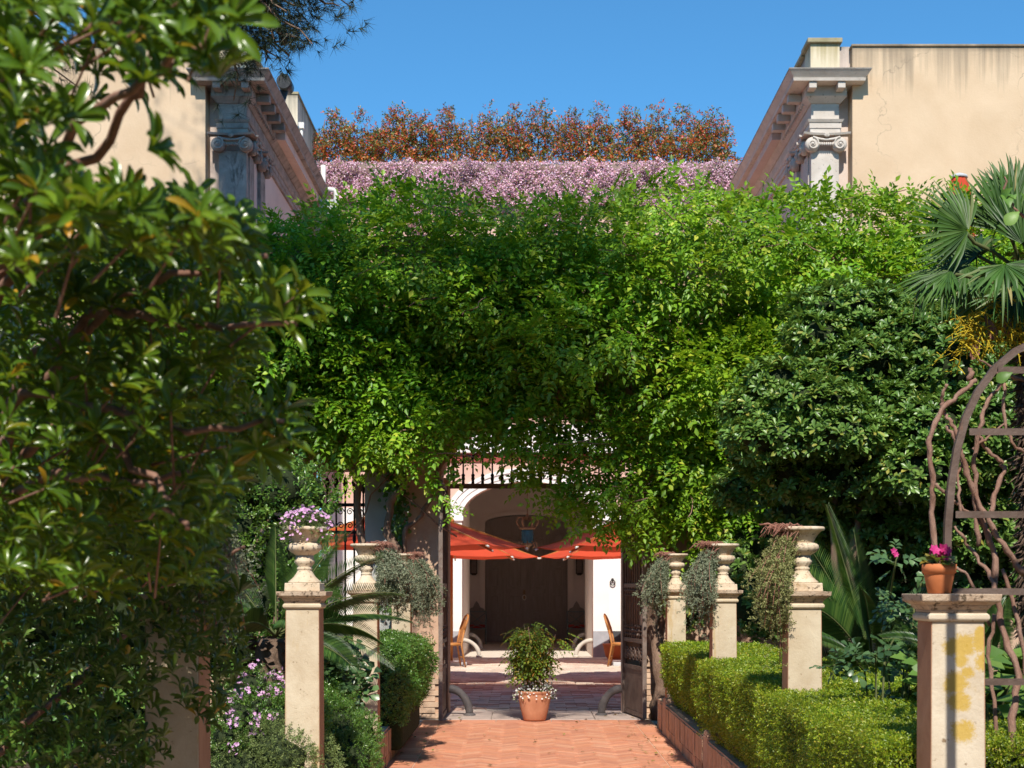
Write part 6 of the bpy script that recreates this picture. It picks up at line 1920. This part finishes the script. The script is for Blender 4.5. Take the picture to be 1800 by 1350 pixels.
PT = [sprig(6, s, .5) for s in range(4)]
pl = [(590, 190, 46, 'with the deepest red top at the left end'), (640, 206, 34, 'squeezed between the first and the third at the left'), (690, 190, 46, 'standing apart third from the left'), (738, 205, 34, 'lower one with a gap of sky on its right'),
      (784, 186, 38, 'left of the tall middle pair, with an open crown'), (850, 182, 44, 'tall pointed one left of the middle'), (905, 190, 26, 'narrow red one in the middle'), (940, 188, 34, 'with a slim pointed crown right of the narrow middle one'),
      (1002, 196, 40, 'broad shouldered one right of the middle'), (1052, 186, 32, 'slender upright one above the right half of the flowers'), (1105, 200, 38, 'green-bottomed one fourth from the right'), (1152, 182, 34, 'tallest one near the right'),
      (1198, 196, 34, 'second from the right, white wall showing through'), (1250, 194, 48, 'wide round one at the right end')]
for k, (px, py, hw, desc) in enumerate(pl):
    d_ = 33.55 + RS.normal() * .08
    s_ = FPX / d_
    base = W(px, 296, d_); top_ = W(px, py, d_)
    t = thing('photinia', 'red-tipped photinia on the terrace, ' + desc, 'photinia', (base[0], base[1], 11.2), 'photinias in a row on the rear terrace')
    H = top_[2] - 11.2
    nb = 3 + k % 2
    bl = []
    for i in range(nb):
        xo = (i - (nb - 1) / 2) / nb * 1.5 * hw / s_
        hh = H * (1 - RS.uniform(.12, .36)) if i != nb // 2 else H * RS.uniform(.94, 1.08)
        for j in range(5):
            q = (j + .5) / 5
            wq = (.8, 1.0, 1.1, .95, .62)[j] * RS.uniform(.85, 1.15)
            bl.append((Vector((base[0] + xo * (1.0 if j < 4 else .8) + RS.normal() * .05, base[1] + RS.normal() * .12, 11.2 + hh * q)), (hw / s_ * .49 * wq, .30 * wq, hh * .15)))
    P, Dn = blob_pts(bl, int(520 * hw / 36), .1)
    sel = P[:, 2] < 11.2 + H * 1.02
    P, Dn = P[sel], Dn[sel]
    m_ = len(P)
    foliage('foliage', t, M['photinia'], PT, P, nrm(Dn * .7 + np.array([0, -.1, .55]) + RS.normal(size=(m_, 3)) * .5), nrm(Dn + np.array([0, -.6, .5]) + RS.normal(size=(m_, 3)) * .4), RS.uniform(.05, .08, m_))
    for i in range(nb):
        xo = (i - (nb - 1) / 2) / nb * 1.5 * hw / s_
        stem('stem', [(base[0] + xo * .4, base[1], 11.15), (base[0] + xo, base[1], 11.2 + H * .5), (base[0] + xo * .8, base[1], 11.2 + H * .85)], .022, .008, M['bark'], t, k * 5 + i, 5, .02, 6)

# ------------------------------------------------------------------ pine that leans in from the left
def needle_tuft(seed, n=22):
    r = np.random.RandomState(seed)
    d = r.normal(size=(n, 3)) * .75 + np.array([.85, 0, 0]); d = nrm(d)
    V = []; F = []
    for i in range(n):
        w = nrm(np.cross(d[i], r.normal(size=3))) * .022
        b0 = np.array([-.15 + .4 * r.rand(), 0, 0])
        V += [b0 - w, b0 + w, b0 + d[i] * (.75 + .5 * r.rand())]; F.append((3 * i, 3 * i + 1, 3 * i + 2))
    return np.array(V), np.array(F)


NT = [needle_tuft(s) for s in range(4)]
t = thing('pine_tree', 'tall pine whose dark needle branch hangs into the sky at the upper left', 'pine', (-6.6, 12.0, 0))
c = MB(); c.tube(sway((-6.6, 12, -.1), (-5.6, 12.6, 20), 14, .25, 3), [.28 - .012 * i for i in range(15)], 14); c.obj('trunk', M['bark'], t)
limbs = MB(); P, D = [], []
def pine_pad(tip, root, spread, n, flat=.5, lim=True, size=(.10, .15)):
    tip = Vector(tip); root = Vector(root)
    if lim: limbs.tube(sway(root, tip, 8, .15, int(n)), [.07 - .006 * i for i in range(9)], 7)
    for k in range(n // 14 + 1):
        a = root.lerp(tip, RS.uniform(.72, 1.0)); e_ = tip + Vector((RS.normal() * spread[0], RS.normal() * spread[1], RS.normal() * spread[2]))
        tw = sway(a, e_, 4, .05, k)
        if lim: limbs.tube(tw, [.016, .013, .010, .008, .005], 4)
        for _ in range(14):
            q = tw[1 + RS.randint(4)]
            P.append(np.array(q) + RS.normal(size=3) * .10); D.append(np.array((e_ - a).normalized()) * .8 + RS.normal(size=3) * .7)
for px, py, d_, n, sp in ((545, -5, 12, 110, (.20, .2, .07)), (480, 20, 12, 170, (.22, .25, .12)), (420, 35, 12.2, 200, (.2, .25, .16)), (500, 70, 12, 60, (.10, .1, .12)), (420, 95, 12.1, 90, (.12, .15, .14)), (560, -40, 12, 120, (.25, .3, .1)), (450, -60, 12, 150, (.35, .4, .15)), (380, 20, 12.4, 150, (.2, .3, .2))):
    tp = W(px, py, d_); pine_pad(tp, (-3.2, 12.4, 7.6), sp, n)
limbs.tube(sway((-6.3, 12.1, 8.8), (-3.2, 12.4, 7.6), 8, .12, 5), [.11 - .005 * i for i in range(9)], 8)
for px, py, d_, n, sp in ((20, 60, 13, 170, (.35, .4, .3)), (60, 20, 13, 150, (.3, .4, .25)), (0, 110, 12.8, 90, (.3, .3, .2))):
    pine_pad(W(px, py, d_), (-5.9, 12.2, 8.2), sp, n)
# the high crown; the shade it throws falls on the left of the wisteria and the left pilaster
def shade_pad(px, py, d, along, spread, n):
    p = W(px, py, d) + SUN * along
    pine_pad(p, (-6.2, 12.3, min(19.0, p[2] - .8)), spread, int(n * (2.5 if px < 600 else 1.3)))
for a_ in ((500, 420, 17, 9.5, (.5, .5, .4), 330), (470, 560, 17, 9.0, (.5, .5, .45), 320), (520, 700, 17, 9, (.4, .5, .4), 280), (600, 380, 17, 9.2, (.4, .45, .3), 260),
           (560, 490, 17, 9.6, (.5, .5, .4), 330), (1010, 430, 17, 9.8, (.3, .4, .25), 160), (1045, 560, 17, 10, (.22, .3, .3), 110), (560, 610, 17, 9.1, (.35, .4, .3), 220), (600, 450, 17, 9.5, (.3, .4, .25), 180), (400, 480, 17, 9, (.5, .5, .5), 300),
           (412, 200, 24.8, 13.0, (.25, .5, .5), 300), (420, 300, 24.8, 12.6, (.25, .5, .5), 230), (415, 150, 24.8, 13.5, (.25, .5, .4), 180)):
    shade_pad(*a_)
for a_ in ((-1.6, 23.4, 2.7), (-1.0, 23.0, 2.5), (-0.5, 23.6, 2.4), (1.6, 23.4, 2.7), (1.1, 23.0, 2.5), (.6, 23.6, 2.4), (.05, 19.5, 0), (.5, 19.5, 0), (1.0, 19.5, 0), (-.4, 21.2, 0), (.2, 21.2, 0), (1.1, 21.2, 0), (-.6, 23.2, 0), (.3, 23.2, 0), (1.2, 23.0, 0), (.1, 18.7, .0), (.55, 18.7, .0), (1.0, 18.7, .0)):
    p = Vector(a_) + SUN * 13.6
    pine_pad(p, (-5.6, 12.4, 12.4), (.32 if a_[1] < 20 else .42, .6, .3), 420)
for k in range(12):
    pine_pad((-6.5 + RS.normal() * 1.6, 11 + RS.normal() * 2.0, RS.uniform(15.5, 20.5)), (-5.9, 12.4, 17), (.7, .7, .35), 170)
limbs.obj('limbs', M['bark'], t)
P = np.array(P); D = np.array(D)
foliage('needles', t, M['needle'], NT, P, D, rdir(len(P)), RS.uniform(.085, .125, len(P)))

# ------------------------------------------------------------------ unseen evergreens added beside and behind the viewpoint to block sky light
for k, (x, y, h, r, side) in enumerate(((9.5, 4.5, 10.5, 2.9, 'right beside the trellis arch'), (9.8, 11.0, 11.0, 2.6, 'right beside the fan palm'), (8.5, -3.0, 10.0, 3.0, 'right a little behind'), (-9.5, 2.5, 10.5, 3.0, 'left beside the foreground bush'), (-9.0, -4.5, 10.0, 3.0, 'left a little behind'), (-5.0, -13, 9.5, 3.2, 'far rear left'), (1.0, -14.5, 9.8, 3.3, 'far rear middle'), (6.5, -12.5, 9.5, 3.2, 'far rear right'))):
    bl = [(Vector((x + RS.normal() * .5, y + RS.normal() * .5, h * q)), (r * w_, r * w_, h * .22)) for q, w_ in ((.22, .8), (.45, 1.0), (.65, .95), (.82, .62))]
    shrub('sky_blocker_tree', 'unseen evergreen added to block sky light, %s of the viewpoint' % side, 'tree', (x, y, 0), bl, [rosette('mid', 8, 90, .4, .4)], 2600, (.14, .20), M['pitt'], up=.6, shell=.85, stems=1, core=.92, group='unseen evergreens added to deepen shade', stem_r=.2)
# ------------------------------------------------------------------ middle-ground shrubs on the left
bl = pxblobs([(470, 860, 14.2, 90, 60), (400, 930, 14.0, 80, 80), (500, 960, 14.3, 70, 80), (450, 1050, 14.2, 80, 80), (540, 1060, 14.6, 50, 70), (350, 850, 14, 90, 70), (540, 870, 14.8, 50, 50), (300, 960, 13.8, 90, 90), (400, 1140, 13.8, 80, 70), (500, 1180, 14.2, 60, 60), (330, 1080, 13.6, 90, 90), (250, 820, 13.8, 90, 90), (200, 1000, 13.6, 100, 100)])
shrub('laurel_shrub', 'bright small-leaved evergreen shrub filling the space left of the gate', 'shrub', (-2.5, 14.2, 0), bl, [sprig(7, s, .5, 'mid') for s in range(3)], 4200, (.035, .058), M['boxdark'], up=.5, shell=.7, stems=5, core=.66, stem_r=.04)
bl = pxblobs([(120, 700, 10.5, 160, 110), (40, 850, 10.2, 160, 130), (170, 900, 10.4, 150, 120), (60, 1050, 10, 160, 130), (200, 1080, 10.2, 130, 120), (90, 1230, 9.8, 170, 120), (230, 1240, 10, 110, 100), (-90, 750, 10.2, 170, 160), (-90, 1000, 10, 170, 160), (220, 760, 11, 100, 80)])
shrub('evergreen_shrub', 'dense dark shrub behind the foreground bush at the far left', 'shrub', (-3.3, 10.2, 0), bl, RT, 1900, (.055, .085), M['pitt'], up=.5, shell=.7, stems=4, core=.7, stem_r=.04)

# ------------------------------------------------------------------ the big bush in the left foreground
t = thing('foreground_bush', 'big glossy-leaved bush close to the camera filling the left of the view', 'bush', (-2.1, 3.6, 0))
NR = [rosette('near', 11, 40 + s, .25, .40) for s in range(5)]
NRm = [rosette('near', 8, 60 + s, .32, .45) for s in range(4)]
near_P, near_D, near_S = [], [], []
mid_P, mid_D, mid_S = [], [], []
limbs = MB()
edgx = [0, 150, 300, 420, 470, 520, 545, 560, 540, 500, 470, 440, 380, 300]     # right outline of the bush against y
def right_edge(py):
    return np.interp(py, [-200, 0, 100, 170, 220, 300, 340, 400, 440, 480, 560, 600, 640, 720, 790, 840, 900, 1000, 1100, 1180, 1250, 1350, 1500],
                     [405, 415, 405, 400, 290, 300, 400, 440, 470, 500, 535, 500, 460, 500, 520, 470, 420, 400, 440, 450, 400, 330, 300])
trunk = Vector((-2.1, 3.6, 0.0))
crotch = Vector((-1.9, 3.5, 1.0))
c = MB(); c.tube(sway(trunk, crotch, 6, .04, 1), [.09, .088, .085, .08, .078, .075, .07], 10); c.obj('trunk', M['bushbark'], t)
for k, pl in enumerate(([(-60, 900, 3.6), (60, 620, 3.3), (200, 545, 3.1), (330, 575, 3.0), (520, 570, 2.9)], [(-60, 900, 3.6), (90, 745, 3.2), (215, 785, 3.1), (285, 870, 3.0), (330, 930, 3.0)], [(-60, 880, 3.6), (40, 690, 3.2), (200, 720, 3.1), (330, 760, 3.0), (500, 740, 3.0)],
                        [(-80, 880, 3.6), (20, 400, 3.0), (130, 220, 2.6), (250, 140, 2.4), (380, 60, 2.3)], [(-60, 600, 3.3), (110, 330, 2.7), (230, 170, 2.5), (300, 110, 2.4)], [(-60, 900, 3.6), (100, 830, 3.2), (230, 850, 3.1), (330, 830, 3.0)], [(-40, 1350, 4.6), (120, 1210, 4.8), (200, 1130, 5.0), (330, 1000, 5.2), (430, 960, 5.2)], [(-60, 1000, 3.8), (10, 800, 3.3), (110, 600, 3.2), (300, 480, 3.0), (470, 450, 2.9)])):
    pts = [crotch] + [W(*p) for p in pl]
    full = []
    for i in range(len(pts) - 1):
        s_ = sway(pts[i], pts[i + 1], 5, .018, k * 9 + i); full += s_ if i == 0 else s_[1:]
    m_ = len(full); c = MB(); c.tube(full, [.015 - .010 * i / m_ for i in range(m_)], 7); c.obj('branch', M['bushbark'], t)
def add(px, py, d, L, out=1.0, store='near'):
    p = W(px, py, d)
    axis = Vector((-.9, 3.6, 1.9))
    o_ = (p - Vector((-1.7, 3.6, p[2] - .3))).normalized()
    dr = np.array(o_) * .8 + np.array([.15, -.15, .45]) + RS.normal(size=3) * .40
    (near_P if store == 'near' else mid_P).append(np.array(p)); (near_D if store == 'near' else mid_D).append(dr); (near_S if store == 'near' else mid_S).append(L)
    q = p - Vector(nrm(dr)) * RS.uniform(.08, .22)
    if store == 'near' and RS.rand() < .12: limbs.tube([q, p], [.0032, .002], 4, cap=False)
# sunlit top, close to the lens
k = 0
while k < 240:
    px = RS.uniform(-60, 420); py = RS.uniform(-60, 460)
    if px > right_edge(py) - 35: continue
    if 90 < px and 95 < py < 330 and RS.rand() < .86: continue
    add(px, py, RS.uniform(2.15, 3.1), RS.uniform(.046, .068)); k += 1
# above the frame: the crown goes on and shades what hangs below it
for _ in range(70):
    add(RS.uniform(-500, 330), RS.uniform(-260, -60), RS.uniform(2.9, 3.5), RS.uniform(.07, .09))
for _ in range(230):
    add(RS.uniform(-600, 350), RS.uniform(-850, -80), RS.uniform(2.95, 3.7), RS.uniform(.07, .09))
# shaded middle
k = 0
while k < 950:
    px = RS.uniform(-80, 540); py = 400 + 640 * RS.rand() ** 1.25
    if px > right_edge(py) - 42: continue
    add(px, py, RS.uniform(2.9, 4.6), RS.uniform(.046, .064)); k += 1
for px, py, d in ((520, 520, 2.9), (500, 560, 2.9), (480, 500, 3.0), (530, 545, 2.95), (470, 740, 3.0), (490, 770, 3.0), (500, 720, 3.05), (455, 790, 3.0), (300, 720, 2.9), (420, 430, 2.8), (400, 400, 2.75), (385, 140, 2.3), (400, 40, 2.25), (360, 100, 2.3), (330, 30, 2.2)):
    add(px, py, d, .075)
# lower curtain, farther and finer
k = 0
while k < 1250:
    px = RS.uniform(-80, 480); py = 700 + 700 * RS.rand() ** .8
    if px > right_edge(py) - 18: continue
    if 265 < px < 372 and py > 1150 and RS.rand() < .8: continue
    add(px, py, RS.uniform(4.4, 5.4), RS.uniform(.040, .055), store='mid'); k += 1
for px, py in ((330, 1240), (350, 1255), (375, 1235), (365, 1270), (270, 1240), (300, 1010), (350, 1035), (420, 1040), (380, 1060)): add(px, py, 5.0, .07, store='mid')
# the leaf nearest the lens are single leaves, the rest joined
near_P = np.array(near_P); near_D = np.array(near_D); near_S = np.array(near_S)
vis = [i for i in range(len(near_P)) if (lambda q: -40 < q[0] < 1840 and -40 < q[1] < 1390)((922 + near_P[i][0] / near_P[i][1] * FPX, 1032 - (near_P[i][2] - 1.6) / near_P[i][1] * FPX))]
vis.sort(key=lambda i: near_P[i][1] / near_S[i])
single = vis[:33]
leaf_me = [arr_mesh('leaf', LEAF['near'][0] * np.array([1, w_, 1]), LEAF['near'][1], M['fore'], smooth=True) for w_ in (.23, .26, .29)]
fm_leaf = M['fore']
bush_loc = np.array(wloc(t))
for i in single:
    r = np.random.RandomState(i)
    Rm = frames([near_D[i]], [(0, -.3, 1)])[0]
    for j in range(9):
        a = j * 2.399 + r.rand() * .5; lift = .45 + .75 * j / 9 + r.normal() * .12
        d = np.array([lift, math.cos(a), math.sin(a)])
        ql = frames([Rm @ d], [Rm @ (np.array([1.2, 0, 0]) - .2 * d + r.normal(size=3) * .25)])[0]
        S_ = near_S[i] * (.8 + .4 * r.rand())
        o = put('leaf', leaf_me[r.randint(3)], t)
        mw = Matrix.Identity(4)
        for a_ in range(3):
            for b_ in range(3): mw[a_][b_] = ql[a_][b_] * S_
            mw[a_][3] = near_P[i][a_] - bush_loc[a_]
        o.matrix_basis = mw
rest = [i for i in range(len(near_P)) if i not in set(single)]
foliage('foliage', t, M['fore'], NR, near_P[rest], near_D[rest], np.tile([0, -.3, 1.], (len(rest), 1)), near_S[rest], smooth=True)
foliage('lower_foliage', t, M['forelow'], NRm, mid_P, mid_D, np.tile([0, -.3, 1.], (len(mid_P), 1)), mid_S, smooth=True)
limbs.obj('twigs', M['bushbark'], t, kind='stuff')
